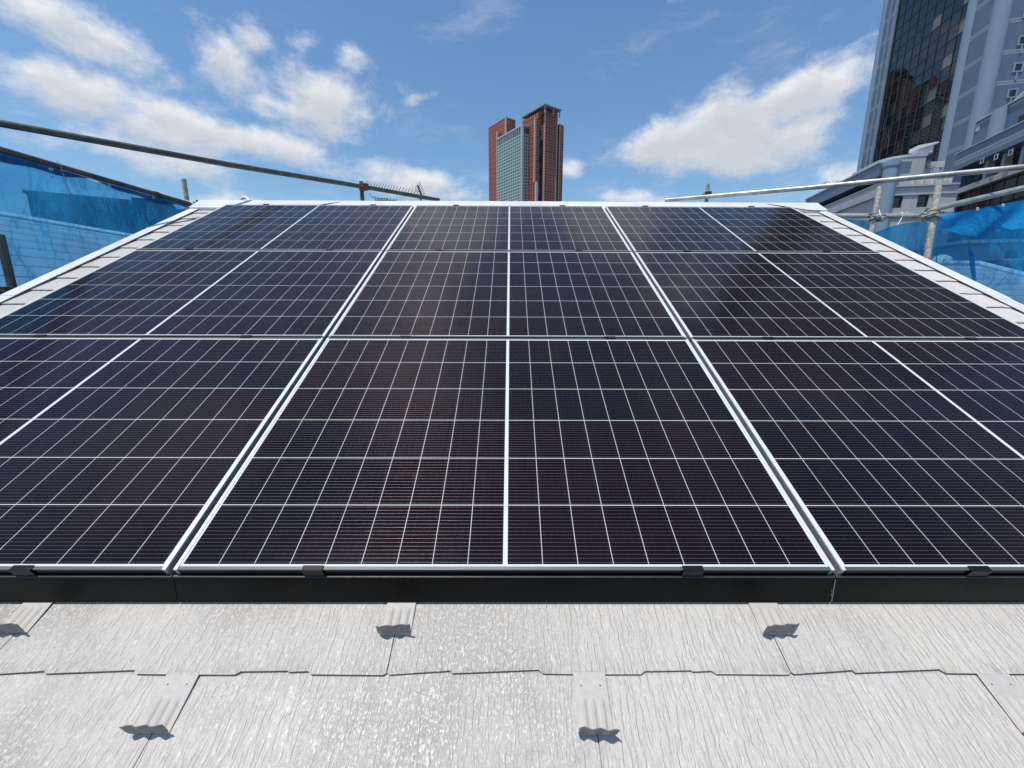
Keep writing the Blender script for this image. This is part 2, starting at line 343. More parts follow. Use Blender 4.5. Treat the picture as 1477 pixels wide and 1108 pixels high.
# ------------------------------------------------------------------ mesh helpers
COL = scene.collection
class MB:
    def __init__(s): s.v = []; s.f = []; s.mi = []
    def add(s, vs, fs, mi=0):
        o = len(s.v); s.v += [tuple(p) for p in vs]
        for f in fs: s.f.append(tuple(i + o for i in f)); s.mi.append(mi)
    def box(s, x0, x1, y0, y1, z0, z1, T=None, mi=0):
        vs = [Vector((x, y, z)) for z in (z0, z1) for y in (y0, y1) for x in (x0, x1)]
        if T: vs = [T(p) for p in vs]
        s.add(vs, [(0, 2, 3, 1), (4, 5, 7, 6), (0, 1, 5, 4), (2, 6, 7, 3), (0, 4, 6, 2), (1, 3, 7, 5)], mi)
    def tube(s, pts, r, n=12, caps=True, mi=0):
        pts = [Vector(p) for p in pts]; rings = []; prev = None
        rr = r if isinstance(r, (list, tuple)) else [r] * len(pts)
        for i, p in enumerate(pts):
            d = ((pts[min(i + 1, len(pts) - 1)] - pts[max(i - 1, 0)])).normalized()
            if prev is None:
                a = d.orthogonal().normalized()
            else:
                a = (prev - d * prev.dot(d)).normalized()
            prev = a; b = d.cross(a)
            rings.append([p + (a * math.cos(2 * math.pi * k / n) + b * math.sin(2 * math.pi * k / n)) * rr[i] for k in range(n)])
        vs = [q for ring in rings for q in ring]; fs = []
        for i in range(len(pts) - 1):
            for k in range(n):
                fs.append((i * n + k, i * n + (k + 1) % n, (i + 1) * n + (k + 1) % n, (i + 1) * n + k))
        if caps: fs += [tuple(range(n - 1, -1, -1)), tuple(range((len(pts) - 1) * n, len(pts) * n))]
        s.add(vs, fs, mi)
    def prism(s, poly, a0, a1, T, mi=0):                # poly of (p,q); T(p, q, a) -> point
        n = len(poly)
        vs = [T(p, q, a0) for p, q in poly] + [T(p, q, a1) for p, q in poly]
        fs = [tuple(range(n - 1, -1, -1)), tuple(range(n, 2 * n))] + [(i, (i + 1) % n, n + (i + 1) % n, n + i) for i in range(n)]
        s.add(vs, fs, mi)
    def build(s, name, mats, parent=None, mw=None, smooth=False, bevel=0.0, recalc=True):
        me = bpy.data.meshes.new(name); me.from_pydata(s.v, [], s.f)
        if not isinstance(mats, (list, tuple)): mats = [mats]
        for mm in mats: me.materials.append(mm)
        for p, i in zip(me.polygons, s.mi): p.material_index = i; p.use_smooth = smooth
        if recalc:
            bm = bmesh.new(); bm.from_mesh(me); bmesh.ops.recalc_face_normals(bm, faces=bm.faces); bm.to_mesh(me); bm.free()
        o = bpy.data.objects.new(name, me); COL.objects.link(o)
        if parent: o.parent = parent
        if mw is not None:
            if parent: o.matrix_basis = mw
            else: o.matrix_world = mw
        if bevel:
            bv = o.modifiers.new('bevel', 'BEVEL'); bv.width = bevel; bv.segments = 2; bv.limit_method = 'ANGLE'
        if smooth and hasattr(me, 'set_sharp_from_angle'): me.set_sharp_from_angle(angle=R(40))
        return o
def tag(o, label=None, cat=None, group=None, kind=None):
    if label: o['label'] = label
    if cat: o['category'] = cat
    if group: o['group'] = group
    if kind: o['kind'] = kind
    return o
def empty(name, mw, label=None, cat=None, group=None):
    o = bpy.data.objects.new(name, None); COL.objects.link(o); o.empty_display_size = .2
    o.matrix_world = mw if isinstance(mw, Matrix) else Matrix.Translation(Vector(mw))
    return tag(o, label, cat, group)
def copy_part(o, parent):
    c = o.copy(); COL.objects.link(c); c.parent = parent
    return c

# roof frame: u along the eaves, v up the slope, n out of the slope; panel tops lie at n = 0
PITCH = math.atan(.5)
ROOF = Matrix.Rotation(PITCH, 4, 'X')
def RP(u, v, n): return ROOF @ Vector((u, v, n))
GROUND = -8.0

# ------------------------------------------------------------------ ground
g = MB(); g.box(-3000, 3000, -3000, 3000, GROUND - .5, GROUND)
tag(g.build('ground', M['ground']), kind='structure')

# ------------------------------------------------------------------ the house whose roof carries the panels
V0, EXP = -0.200, 0.1855
RIDGE_V = 3.78
house = empty('house', (0, 0, GROUND), 'white house whose pale grey slate roof carries all nine solar panels', 'house')
hinv = house.matrix_world.inverted()
def hpart(mb, name, mat, **kw):
    return mb.build(name, mat, house, hinv @ ROOF, **kw)
STEP = [(0.0, 0.0), (.006, -.0035), (.135, .0035), (.155, .005), (.160, -.001), (.375, .0065), (.385, -.0015), (.498, -.003),
        (.500, .002), (.507, .002), (.509, -.003), (.628, -.003), (.640, .0035), (.755, .005), (.758, .0025), (.806, .004), (.815, -.0025), (.993, -.004), (1.0, 0.0)]
SW = .957
mb = MB()
k0 = -6; k1 = int((RIDGE_V - .05 - V0) / EXP) + 1
for k in range(k0, k1):
    vb = V0 + k * EXP
    off = (-.278 if k % 2 == 0 else .202)
    i0 = int((-3.02 - off) / SW) - 1
    for i in range(i0, i0 + 9):
        ua, ub = off + i * SW + .0012, off + (i + 1) * SW - .0012
        jit = random.uniform(-.0012, .0012); tiltn = random.uniform(-.0006, .0006)
        pts = []
        for f, dv in STEP:
            u = ua + (ub - ua) * f
            if -3.012 <= u <= 3.012: pts.append((u, vb - dv * 0 + (-dv if False else dv) + jit))
        def clip(u):
            f = (u - ua) / (ub - ua)
            for (fa, da), (fb, db) in zip(STEP, STEP[1:]):
                if fa <= f <= fb: return vb + jit + da + (db - da) * (f - fa) / max(fb - fa, 1e-6)
            return vb + jit
        if ua < -3.012 < ub: pts.insert(0, (-3.012, clip(-3.012)))
        if ua < 3.012 < ub: pts.append((3.012, clip(3.012)))
        if len(pts) < 2: continue
        top = min(vb + EXP * 1.9, RIDGE_V - .005)
        def surf(v): return -.0965 - (v - vb) * .0072 / EXP + tiltn * (1 - (v - vb) / EXP)
        lower = [Vector((u, v, surf(v))) for u, v in pts]
        upper = [Vector((pts[-1][0], top, surf(top))), Vector((pts[0][0], top, surf(top)))]
        ring = lower + upper; n = len(ring)
        vs = ring + [p - Vector((0, 0, .0052)) for p in ring]
        fs = [tuple(range(n)), tuple(range(2 * n - 1, n - 1, -1))] + [(j, n + j, n + (j + 1) % n, (j + 1) % n) for j in range(n)]
        mb.add(vs, fs)
hpart(mb, 'roof_slates', M['slate'])
d = MB(); d.box(-3.0, 3.0, -1.34, RIDGE_V - .02, -.235, -.125); hpart(d, 'roof_deck', M['dark'])
# rake trims: two overlapping lengths on each side
for sx in (-1, 1):
    r = MB()
    for (va, vb, dn) in ((-1.36, 1.78, 0.0), (1.74, 3.60, .0022)):
        prof = [(sx * 2.992, -.0895 + dn), (sx * 2.993, -.0870 + dn), (sx * (3.074 + dn), -.0855 + dn), (sx * (3.078 + dn), -.088 + dn), (sx * (3.078 + dn), -.25 - dn), (sx * 3.035, -.25 - dn), (sx * 3.035, -.0900)]
        r.prism(prof, va, vb, lambda p, q, a: Vector((p, a, q)))
    hpart(r, 'rake_trim', M['cap'])
# ridge cap: a folded sheet over the ridge with end laps
rc = MB()
RW = [RP(0, 3.60, -.098), RP(0, 3.60, -.072), RP(0, 3.615, -.066), RP(0, 3.735, -.0575), RP(0, 3.775, -.050)]
prof = [(p.y, p.z) for p in RW]
ya, za = prof[-1]
back = [(2 * ya - p + .02, q) for p, q in reversed(prof)]
poly = prof + back
inner = [(p, q - .006) for p, q in reversed(poly)]
for (ua, ub, dz_) in ((-3.075, -1.02, 0), (-1.06, .97, .002), (.93, 3.075, 0)):
    rc.prism([(p, q + dz_) for p, q in poly] + [(p, q + dz_ * .5) for p, q in inner], ua, ub, lambda p, q, a: Vector((a, p, q)))
rc.build('ridge_cap', M['cap'], house, hinv)
# far slope, gable and walls
b = MB(); sy, sz = ya + .01, za - .06
b.prism([(sy, sz), (sy + 4.1, sz - 2.05), (sy + 4.1, sz - 2.17), (sy, sz - .12)], -3.04, 3.04, lambda p, q, a: Vector((a, p, q)))
b.build('far_slope', M['slate'], house, hinv)
w = MB()
e0 = RP(0, -1.0, -.24)
w.prism([(e0.y, GROUND), (sy + 3.6, GROUND), (sy + 3.6, e0.z - .15), (sy, sz - .15), (e0.y, e0.z)], -2.85, 2.85, lambda p, q, a: Vector((a, p, q)))
w.build('wall', M['house_w'], house, hinv)
gt = MB(); ge = RP(0, -1.40, -.16)
gt.prism([(0, 0), (-.06, -.09), (-.12, -.09), (-.14, 0), (-.13, 0), (-.115, -.08), (-.065, -.08), (-.01, 0)], -3.05, 3.05, lambda p, q, a: Vector((a, ge.y + p, ge.z + q)))
gt.build('gutter', M['cap'], house, hinv)

# ------------------------------------------------------------------ solar panels
PL, PH, GU, GV = 1.722, 1.134, .020, .012
def make_panel():
    root = empty('solar_panel', Matrix.Identity(4))
    g = MB(); g.box(-PL / 2 + .0085, PL / 2 - .0085, -PH / 2 + .0085, PH / 2 - .0085, -.0065, -.0018)
    g.build('laminate', M['cells'], root)
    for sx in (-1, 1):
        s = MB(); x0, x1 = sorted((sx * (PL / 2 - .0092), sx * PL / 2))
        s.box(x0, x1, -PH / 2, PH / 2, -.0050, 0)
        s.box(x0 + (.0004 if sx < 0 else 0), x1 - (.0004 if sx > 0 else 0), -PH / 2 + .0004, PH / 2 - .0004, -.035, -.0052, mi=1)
        s.build('end_rail', [M['alu_lit'], M['alu_side_shade']], root)
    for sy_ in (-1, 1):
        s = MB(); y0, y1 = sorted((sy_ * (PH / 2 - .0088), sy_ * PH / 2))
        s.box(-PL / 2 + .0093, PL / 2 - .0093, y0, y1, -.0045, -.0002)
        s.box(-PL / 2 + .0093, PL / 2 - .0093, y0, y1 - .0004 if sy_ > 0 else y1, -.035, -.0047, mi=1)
        s.build('side_rail', [M['alu_shaded'], M['black']], root)  # black body: gap shadow painted onto the aluminium rail
    for cu in (-.49, .49):
        s = MB(); s.box(cu - .026, cu + .026, PH / 2 - .004, PH / 2 + GV + .003, .0006, .0046)
        s.box(cu - .026, cu + .026, PH / 2 + .002, PH / 2 + GV - .002, -.085, .0006)
        s.build('clamp', M['black_lip'], root, bevel=.0008)
    b = MB(); b.box(-PL / 2 + .012, PL / 2 - .012, -PH / 2 + .012, PH / 2 - .012, -.0085, -.0070)
    b.build('backsheet', M['under'], root)
    return root
proto = make_panel()
rown = ['front row above the black skirt', 'second row up', 'top row below the ridge']
coln = ['left', 'middle', 'right']
for j in range(3):
    for i in range(3):
        u = (i - 1) * (PL + GU); v = PH / 2 + j * (PH + GV)
        mw = ROOF @ Matrix.Translation((u, v, 0))
        if i == 0 and j == 0: p = proto
        else:
            p = proto.copy(); COL.objects.link(p)
            for ch in proto.children: copy_part(ch, p)
        p.matrix_world = mw
        tag(p, 'dark gridded solar panel, %s of three in the %s' % (coln[i], rown[j]), 'solar panel', 'solar panels on the slate roof')
# front clamps hold the lowest row
for i in range(3):
    for cu in (-.50, .49):
        s = MB(); s.box(-.027, .027, -.007, .006, 0, .0026); s.box(-.027, .027, -.0095, -.007, -.024, .0026)
        o = s.build('edge_clamp', M['black_lip'], None, ROOF @ Matrix.Translation(((i - 1) * (PL + GU) + cu, .004, .0008)), bevel=.0008)
        tag(o, 'black edge clamp on the front rail, %s of the %s front panel' % ('left half' if cu < 0 else 'right half', coln[i]), 'clamp', 'edge clamps along the front rail')
# black skirt in three lengths
edges = [-PL * 1.5 - GU, -PL / 2 - GU / 2, PL / 2 + GU / 2, PL * 1.5 + GU]
prof = [(-.0012, -.0340), (-.0012, -.0262), (-.0080, -.0258), (-.0092, -.0272), (-.0088, -.0290), (-.0060, -.0320), (-.0365, -.0905), (-.0400, -.0938), (-.0400, -.0955), (-.0382, -.0952), (-.0345, -.0905), (-.0040, -.0340)]
for i in range(3):
    ends = (edges[i] + (.0012 if i else 0), edges[i + 1] - (.0012 if i < 2 else 0))
    s = MB(); s.prism(prof, ends[0], ends[1], lambda p, q, a: Vector((a, p, q)))
    o = s.build('panel_skirt', M['black'], None, ROOF.copy())
    s = MB(); s.box(ends[0] + .0005, ends[1] - .0005, -.0085, -.0020, -.0256, -.0236); s.build('skirt_lit_top_band', M['lip'], o, bevel=.0006)
    if i == 2:
        s = MB(); s.prism([(-.0078, -.0330), (-.0383, -.0915), (-.0398, -.0905), (-.0092, -.0322)], ends[0] - .0006, ends[0] + .0012, lambda p, q, a: Vector((a, p, q))); s.build('cut_edge', M['zinc'], o)
    tag(o, 'black metal skirt sealing the gap under the %s front solar panel' % coln[i], 'skirt', 'black skirts below the front panels')
# rails under the panels, seen in the gaps
for i, u in enumerate([-2.232, -1.252, -.49, .49, 1.252, 2.232]):
    s = MB(); s.box(u - .02, u + .02, .03, 3.40, -.0885, -.0365)
    side = ('leftmost', 'second from left', 'third from left', 'third from right', 'second from right', 'rightmost')[i]
    tag(s.build('mounting_rail', M['black_lip'], None, ROOF.copy()), '%s black mounting rail running up the roof under the panels' % side, 'rail', 'mounting rails under the panels')
# black strips lying in the two open gaps between panel columns
for u, nm in ((-(PL + GU) / 2, 'left'), ((PL + GU) / 2, 'right')):
    s = MB(); s.box(u - .0045, u + .0045, .004, 3.42, -.036, -.030)
    tag(s.build('gap_strip', M['black'], None, ROOF.copy()), 'narrow black strip filling the %s gap between panel columns' % nm, 'strip')

# ------------------------------------------------------------------ snow guards
def make_guard(h, phase, lean, length):
    mb = MB(); NU, NS = 44, 46
    prof = []
    for j in range(NS + 1):
        s = j / NS
        if s < .70:
            v = length * (1 - s / .70); n = .0; lipf = 0.0
        else:
            q = (s - .70) / .30
            ang = min(q / .25, 1.0)
            v = -.002 * math.sin(ang * math.pi / 2) + max(0, q - .1) * lean; n = h * max(0.0, (q - .06) / .94); lipf = min(1, q * 2.5)
        prof.append((v, n, lipf))
    rows = []
    for j, (v, n, lf) in enumerate(prof):
        row = []
        for i in range(NU + 1):
            a = i / NU - .5
            u = a * .076 * (1 + .10 * lf)
            rib = 0.0
            if lf == 0 or lf < 1:
                fade = max(0, min(1, (.064 - v) / .010)) * (1 - lf * .6)
                for c in (-.27, 0.0, .27): rib += .0042 * math.exp(-((a - c) / .055) ** 2) * fade
            wave = lf * .0020 * math.sin(a * 2 * math.pi * 2.6 + phase)
            cut = 0
            if n > h * .9: cut = .0025 * math.sin(a * 17 + phase)
            vtilt = lf * n / h * .006 * math.sin(phase) * a
            row.append(Vector((u, v - wave * (1 if lf > 0 else 0) + vtilt, n + rib + cut)))
        rows.append(row)
    w = NU + 1
    vs = [p for r_ in rows for p in r_]
    fs = [(j * w + i, j * w + i + 1, (j + 1) * w + i + 1, (j + 1) * w + i) for j in range(NS) for i in range(NU)]
    mb.add(vs, fs)
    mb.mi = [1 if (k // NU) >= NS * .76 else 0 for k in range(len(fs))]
    return mb
GU_LIST = [(-1.242, -.112, .040, .3, .10, 'at the left edge below the skirt'), (-.276, -.117, .041, 1.1, .10, 'upper course, left of centre'),
           (.690, -.116, .043, 2.2, .10, 'upper course, right of centre'), (-.756, -.309, .042, 3.0, .115, 'lower course, at left'),
           (.200, -.312, .042, 4.2, .115, 'lower course, right of centre'), (1.158, -.310, .040, 5.1, .115, 'lower course, at the right edge')]
for (u, v, h, ph, ln, where) in GU_LIST:
    k = math.floor((v - V0) / EXP); vb = V0 + k * EXP
    nn = -.0965 - (v - vb) * .0072 / EXP + .0022
    root = empty('snow_guard', ROOF @ Matrix.Translation((u, v, nn)), 'pale snow guard with turned-up wavy lip, ' + where, 'snow guard', 'snow guards on the slates')
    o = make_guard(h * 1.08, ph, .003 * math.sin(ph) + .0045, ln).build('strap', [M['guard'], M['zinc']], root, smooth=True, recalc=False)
    so = o.modifiers.new('solid', 'SOLIDIFY'); so.thickness = .0012; so.offset = 0
    for du in (-.022, .022) if ln > .11 else ():
        hm = MB(); ring = [(du + .0017 * math.cos(a * .785), ln - .028 + .0017 * math.sin(a * .785)) for a in range(8)]
        hm.prism(ring, .0002, .0009, lambda p, q, a: Vector((p, q, a))); hm.build('rivet', M['dark'], root)

# ------------------------------------------------------------------ scaffold
def pole(name, pts, r, mat, label, cat, group=None, n=18):
    s = MB(); s.tube(pts, r, n)
    return tag(s.build(name, mat, None, smooth=True), label, cat, group)
def clamp_mb(p, a, b, r=.034):
    """two half shells and two bolts joining pipes running along a and b"""
    s = MB(); a = a.normalized(); b = b.normalized(); c = a.cross(b).normalized()
    s.tube([p - a * .028, p + a * .028], r + .004, 14)
    s.tube([p - a * .034, p - a * .022], r + .010, 14); s.tube([p + a * .022, p + a * .034], r + .010, 14)
    q = p + c * .055
    s.tube([q - b * .028, q + b * .028], r + .004, 14)
    for sg in (-1, 1):
        k = p + b * (r + .010) * sg
        s.tube([k - c * .055, k + c * .045], .009, 8); s.tube([k + c * .04, k + c * .056], .015, 6)
    return s
PR = .0245
# left handrail, running up from near the camera and across the ridge
A, B, C_ = dep(0, 178, 2.86), dep(521, 269, 4.9), dep(620, 290, 5.3)
dirL = (B - A).normalized()
A2, C2 = A - dirL * 1.6, B + dirL * 1.2
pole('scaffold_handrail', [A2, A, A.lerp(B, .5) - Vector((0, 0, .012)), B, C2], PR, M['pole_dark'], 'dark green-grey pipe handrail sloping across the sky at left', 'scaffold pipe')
P = dep(521, 262, 4.98); root = empty('scaffold_post', (P.x, P.y, GROUND), 'grey scaffold post with red clamp behind the ridge, left of the tower', 'scaffold post', 'scaffold posts')
inv = root.matrix_world.inverted()
s = MB(); s.tube([Vector((P.x, P.y, GROUND)), P], PR, 18); s.build('tube', M['pole_dark'], root, inv, smooth=True)
clamp_mb(dep(523, 270, 4.93) + Vector((.03, -.01, 0)), Vector((0, 0, 1)), dirL).build('clamp', M['rust'], root, inv, smooth=True)
# left outer ledger and its mesh
LA, LB = dep(0, 216, 3.05), dep(272, 294, 4.72)
dl = (LB - LA).normalized()
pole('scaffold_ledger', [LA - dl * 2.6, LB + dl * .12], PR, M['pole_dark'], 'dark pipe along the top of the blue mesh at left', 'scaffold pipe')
P0 = dep(265, 258.5, 4.72)
pole('scaffold_post', [Vector((P0.x + .03, P0.y, GROUND)), P0], PR, M['pole_rough'], 'stubby dark post end at the left end of the roof ridge', 'scaffold post', 'scaffold posts')
E0 = dep(1, 345, 2.78)
root = empty('scaffold_post', (E0.x, E0.y, GROUND), 'rough dark post cut by the left edge of the picture', 'scaffold post', 'scaffold posts')
inv = root.matrix_world.inverted()
s = MB(); s.tube([Vector((E0.x, E0.y, GROUND)), E0 + Vector((0, 0, .03))], PR, 18); s.build('tube', M['pole_dark'], root, inv, smooth=True)
clamp_mb(dep(2, 421, 2.77), Vector((0, 0, 1)), Vector((1, 0, 0))).build('clamp', M['pole_dark'], root, inv, smooth=True)
# right side
A, B = dep(960, 289, 5.4), dep(1477, 241, 3.6); dR = (B - A).normalized()
mid = dep(1021, 281, 5.12)
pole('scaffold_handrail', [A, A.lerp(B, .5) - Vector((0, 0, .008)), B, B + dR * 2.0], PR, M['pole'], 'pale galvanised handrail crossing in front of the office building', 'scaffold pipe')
P = dep(1021, 266, 5.2); root = empty('scaffold_post', (P.x, P.y, GROUND), 'short grey post with brown clamp behind the ridge, right of the tower', 'scaffold post', 'scaffold posts')
inv = root.matrix_world.inverted()
s = MB(); s.tube([Vector((P.x, P.y, GROUND)), P], PR, 18); s.build('tube', M['pole_rough'], root, inv, smooth=True)
clamp_mb(dep(1021, 281, 5.17), Vector((0, 0, 1)), dR, .032).build('clamp', M['rust'], root, inv, smooth=True)
def lean_post(pa, pb, label, clamps, mat):
    d = (pa - pb).normalized(); bot = pb - d * ((pb.z - GROUND) / d.z)
    root = empty('scaffold_post', bot, label, 'scaffold post', 'scaffold posts')
    inv = root.matrix_world.inverted()
    s = MB(); s.tube([bot, pb, pa], PR, 18); s.build('tube', mat, root, inv, smooth=True)
    for c, ax in clamps: clamp_mb(c, d, ax, .033).build('clamp', M['pole_rough'], root, inv, smooth=True)
PA1, PB1 = dep(1269, 270, 4.05), dep(1258, 330, 4.05)
PA2, PB2 = dep(1354, 268, 3.5), dep(1337, 370, 3.5)
P1a, P1b = dep(1190, 311, 5.0), dep(1347, 312, 3.64)
P2a, P2b = dep(1338, 304, 3.62), dep(1477, 271, 3.9)
d1, d2 = (P1b - P1a).normalized(), (P2b - P2a).normalized()
lean_post(PA1, PB1, 'rough grey post nearer the ridge end, at right', [(dep(1262, 313, 4.05), d1)], M['pole_rough'])
lean_post(PA2, PB2, 'mortar-spattered pale post where the two right pipes meet', [(dep(1346, 309, 3.5), d2)], M['pole_rough'])
pole('scaffold_ledger', [P1a - d1 * .3, P1b], PR, M['pole'], 'short level pipe with white tied cord at right', 'scaffold pipe')
pole('scaffold_ledger', [P2a, P2b, P2b + d2 * 2.2], PR, M['pole'], 'pale pipe holding the blue sheet at the right edge', 'scaffold pipe')

# ------------------------------------------------------------------ blue mesh sheets
def sheet(name, A, B, drop, sag, amp, mat, label, seed, out_dir, nu=110, nv=70, flare=0.0, folds=()):
    rnd = random.Random(seed)
    ws = [(rnd.uniform(3, 22), rnd.uniform(-3, 3), rnd.uniform(0, 6.28), rnd.uniform(.3, 1)) for _ in range(9)]
    L = (B - A).length; mb = MB(); vs = []
    for j in range(nv + 1):
        q = j / nv
        for i in range(nu + 1):
            a = i / nu
            p = A.lerp(B, a) - Vector((0, 0, 1)) * (sag(a) + drop * q ** 1.15)
            off = sum(w_ * math.sin(fu * a * L + fv * q * drop + ph) / (fu ** .6) for fu, fv, ph, w_ in ws) * amp * (.15 + min(1, q * 3))
            for (a0, q0, slope, wd, hh) in folds:
                dd = (a - a0 - slope * (q - q0)) / wd
                off += hh * math.exp(-dd * dd) * min(1, q * 6)
            vs.append(p + out_dir * (off + flare * q))
    w = nu + 1
    mb.add(vs, [(j * w + i, j * w + i + 1, (j + 1) * w + i + 1, (j + 1) * w + i) for j in range(nv) for i in range(nu)])
    root = empty(name, (A + B) / 2, label, 'mesh sheet', 'blue scaffold mesh sheets')
    mb.build('mesh_cloth', mat, root, root.matrix_world.inverted(), smooth=True, recalc=False)
    return root
def sub(root, mb, name, mat, **kw): return mb.build(name, mat, root, root.matrix_world.inverted(), **kw)
LSA = LA - dl * 2.4
dn = Vector((0, 0, -.028))
rl = sheet('mesh_sheet', LSA + dn, LB + dn - dl * .05, 3.6, lambda a: .012 * math.sin(a * 31) ** 2, .055, M['mesh_l'], 'translucent blue mesh sheet hung from the left pipe, neighbouring roof showing through', 3, Vector((-1, 0, 0)),
           folds=((.62, .1, .10, .03, .05), (.55, .1, .3, .02, .04)))
hm = MB(); N = 90; vs = []
for i in range(N + 1):
    a = i / N; p = LSA.lerp(LB - dl * .05, a) + Vector((.016, 0, -.022)); hh = .045 + .02 * math.sin(a * 23) + .012 * math.sin(a * 57)
    vs += [p, p + Vector((.004, 0, -hh))]
hm.add(vs, [(2 * i, 2 * i + 2, 2 * i + 3, 2 * i + 1) for i in range(N)])
sub(rl, hm, 'hem', M['hem'], recalc=False)
def on_l(px, off=Vector((0, 0, 0))):                    # a point on the left ledger seen at column px
    n = Vector((1, 0, 0)); best = None
    for k in range(400):
        q = LSA.lerp(LB, k / 400); dcam = q - CAM
        xx = CX + FPX * dcam.dot(RT) / -dcam.dot(BK)
        if best is None or abs(xx - px) < best[0]: best = (abs(xx - px), q)
    return best[1] + off
c = MB(); c.tube([on_l(84, Vector((.022, 0, -.026))), on_l(150, Vector((.022, 0, -.030))), on_l(222, Vector((.022, 0, -.028)))], .0022, 6)
sub(rl, c, 'edge_cord', M['rope'])
for px in (68, 152, 217):
    e = MB(); q = on_l(px, Vector((.024, 0, -.047)))
    e.tube([q + Vector((.004 * math.cos(k * .7), .009 * math.cos(k * .6976), .009 * math.sin(k * .6976))) for k in range(10)], .0028, 6)
    sub(rl, e, 'grommet', M['rope'])
tw = MB(); q = on_l(80)
tw.tube([q + Vector((.03, -.01, .035)), q + Vector((.035, .01, 0)), q + Vector((.035, .02, -.06)), q + Vector((.035, .025, -.16)), q + Vector((.035, .06, -.24))], .0016, 6)
tw.tube([q + Vector((.03, .02, .03)), q + Vector((.036, .005, -.04)), q + Vector((.035, .03, -.13)), q + Vector((.035, .05, -.26))], .0014, 6)
sub(rl, tw, 'tie_string', M['pole_rough'], smooth=True)
tw = MB(); q = on_l(226)
for k in range(3): tw.tube([q + Vector((.028 * math.cos(a), .02 * k - .02, .03 * math.sin(a))) for a in [z_ * .6 for z_ in range(11)]], .003, 6)
tw.tube([q + Vector((.03, .02, 0)), q + Vector((.035, .06, -.05)), q + Vector((.03, .08, -.10))], .0025, 6)
sub(rl, tw, 'tie_string', M['wirebl'], smooth=True)

S1a, S1b = dep(1258, 322, 4.12), dep(1338, 317, 3.66)
sheet('mesh_sheet', S1a, S1b, 3.2, lambda a: .11 * (1 - a) ** 2.5 + .01, .05, M['mesh_r'], 'blue sheet with slack folds bunched between the two right posts', 11, Vector((1, 0, 0)), nu=60,
      folds=((.75, .1, -.6, .10, .09), (.95, .1, -.5, .08, .08), (.3, .2, -.2, .06, .05)))
S0a, S0b = P1a - d1 * .25 + dn, dep(1263, 317, 4.2)
sheet('mesh_sheet', S0a, S0b, 3.0, lambda a: .01, .03, M['mesh_r'], 'small piece of blue sheet below the level pipe beside the ridge end', 17, Vector((1, 0, 0)), nu=50)
S2a, S2b = dep(1348, 310, 3.68), dep(1477, 287, 3.93); ds = (S2b - S2a).normalized()
rr = sheet('mesh_sheet', S2a, S2b + ds * 2.3, 3.4, lambda a: .012 + .010 * math.sin(a * 26) ** 2, .040, M['mesh_r'], 'large blue sheet at the right edge with hanging folds, white house behind', 23, Vector((.1, -1, 0)), nu=150,
           folds=((.03, .0, .35, .025, -.10), (.10, .1, .5, .022, .12), (.22, .15, .9, .05, .07), (.34, .1, .1, .06, .09)))
# a second layer of the same sheet doubled over along the top
lay = MB(); vs = []; NU_, NV_ = 70, 24
for j in range(NV_ + 1):
    q = j / NV_
    for i in range(NU_ + 1):
        a = i / NU_
        depth_ = .10 + .20 * (1 - abs(2 * a - .55)) if a < .78 else .2
        depth_ = .17 + .11 * math.sin(a * 9.2 - .6) + .04 * math.sin(a * 21)
        p = S2a.lerp(S2b + ds * 2.3, a) - Vector((0, 0, .012 + depth_ * q)) + Vector((.02, -.10, 0)) * (.3 + .7 * q) * (1 + .4 * math.sin(a * 30 + q * 5))
        vs.append(p)
lay.add(vs, [(j * (NU_ + 1) + i, j * (NU_ + 1) + i + 1, (j + 1) * (NU_ + 1) + i + 1, (j + 1) * (NU_ + 1) + i) for j in range(NV_) for i in range(NU_)])
sub(rr, lay, 'folded_edge', M['mesh_r'], smooth=True, recalc=False)
for px, py in ((1410, 301.5), (1447, 296)):
    e = MB(); q = dep(px, py, 3.72)
    e.tube([q + Vector((.010 * math.cos(k * .7), 0, .012 * math.sin(k * .7))) for k in range(10)], .003, 6); sub(rr, e, 'grommet', M['rope'])
# white cords knotted on the pipes
def bow(pts, label):
    s = MB()
    for poly in pts: s.tube([dep(x_, y_, d_) for x_, y_, d_ in poly], .0042, 8)
    tag(s.build('tied_cord', M['rope'], None, smooth=True), label, 'cord', 'white cords tied on the right pipes')
bow([[(1293, 310, 3.98), (1297, 306, 3.95), (1302, 309, 3.94), (1305, 312, 3.95), (1309, 307, 3.95), (1314, 311, 3.96)],
     [(1303, 309, 3.94), (1300, 316, 3.93), (1296, 322, 3.93), (1294, 326, 3.93)], [(1303, 310, 3.94), (1307, 316, 3.93), (1311, 313, 3.93)], [(1301, 307, 4.0), (1302, 312, 3.92), (1302, 319, 4.0)]], 'white cord tied in a loose bow on the level pipe at right')
bow([[(1262, 311, 4.0), (1266, 308, 3.96), (1270, 311, 3.95), (1274, 318, 3.97)], [(1268, 303, 4.0), (1270, 311, 3.95), (1265, 316, 4.0)]], 'white cord looped round the rough post nearer the ridge end')
bow([[(268, 289, 4.6), (274, 291, 4.55), (279, 294, 4.5), (283, 298, 4.45)]], 'white cord from the left post end to the ridge corner')

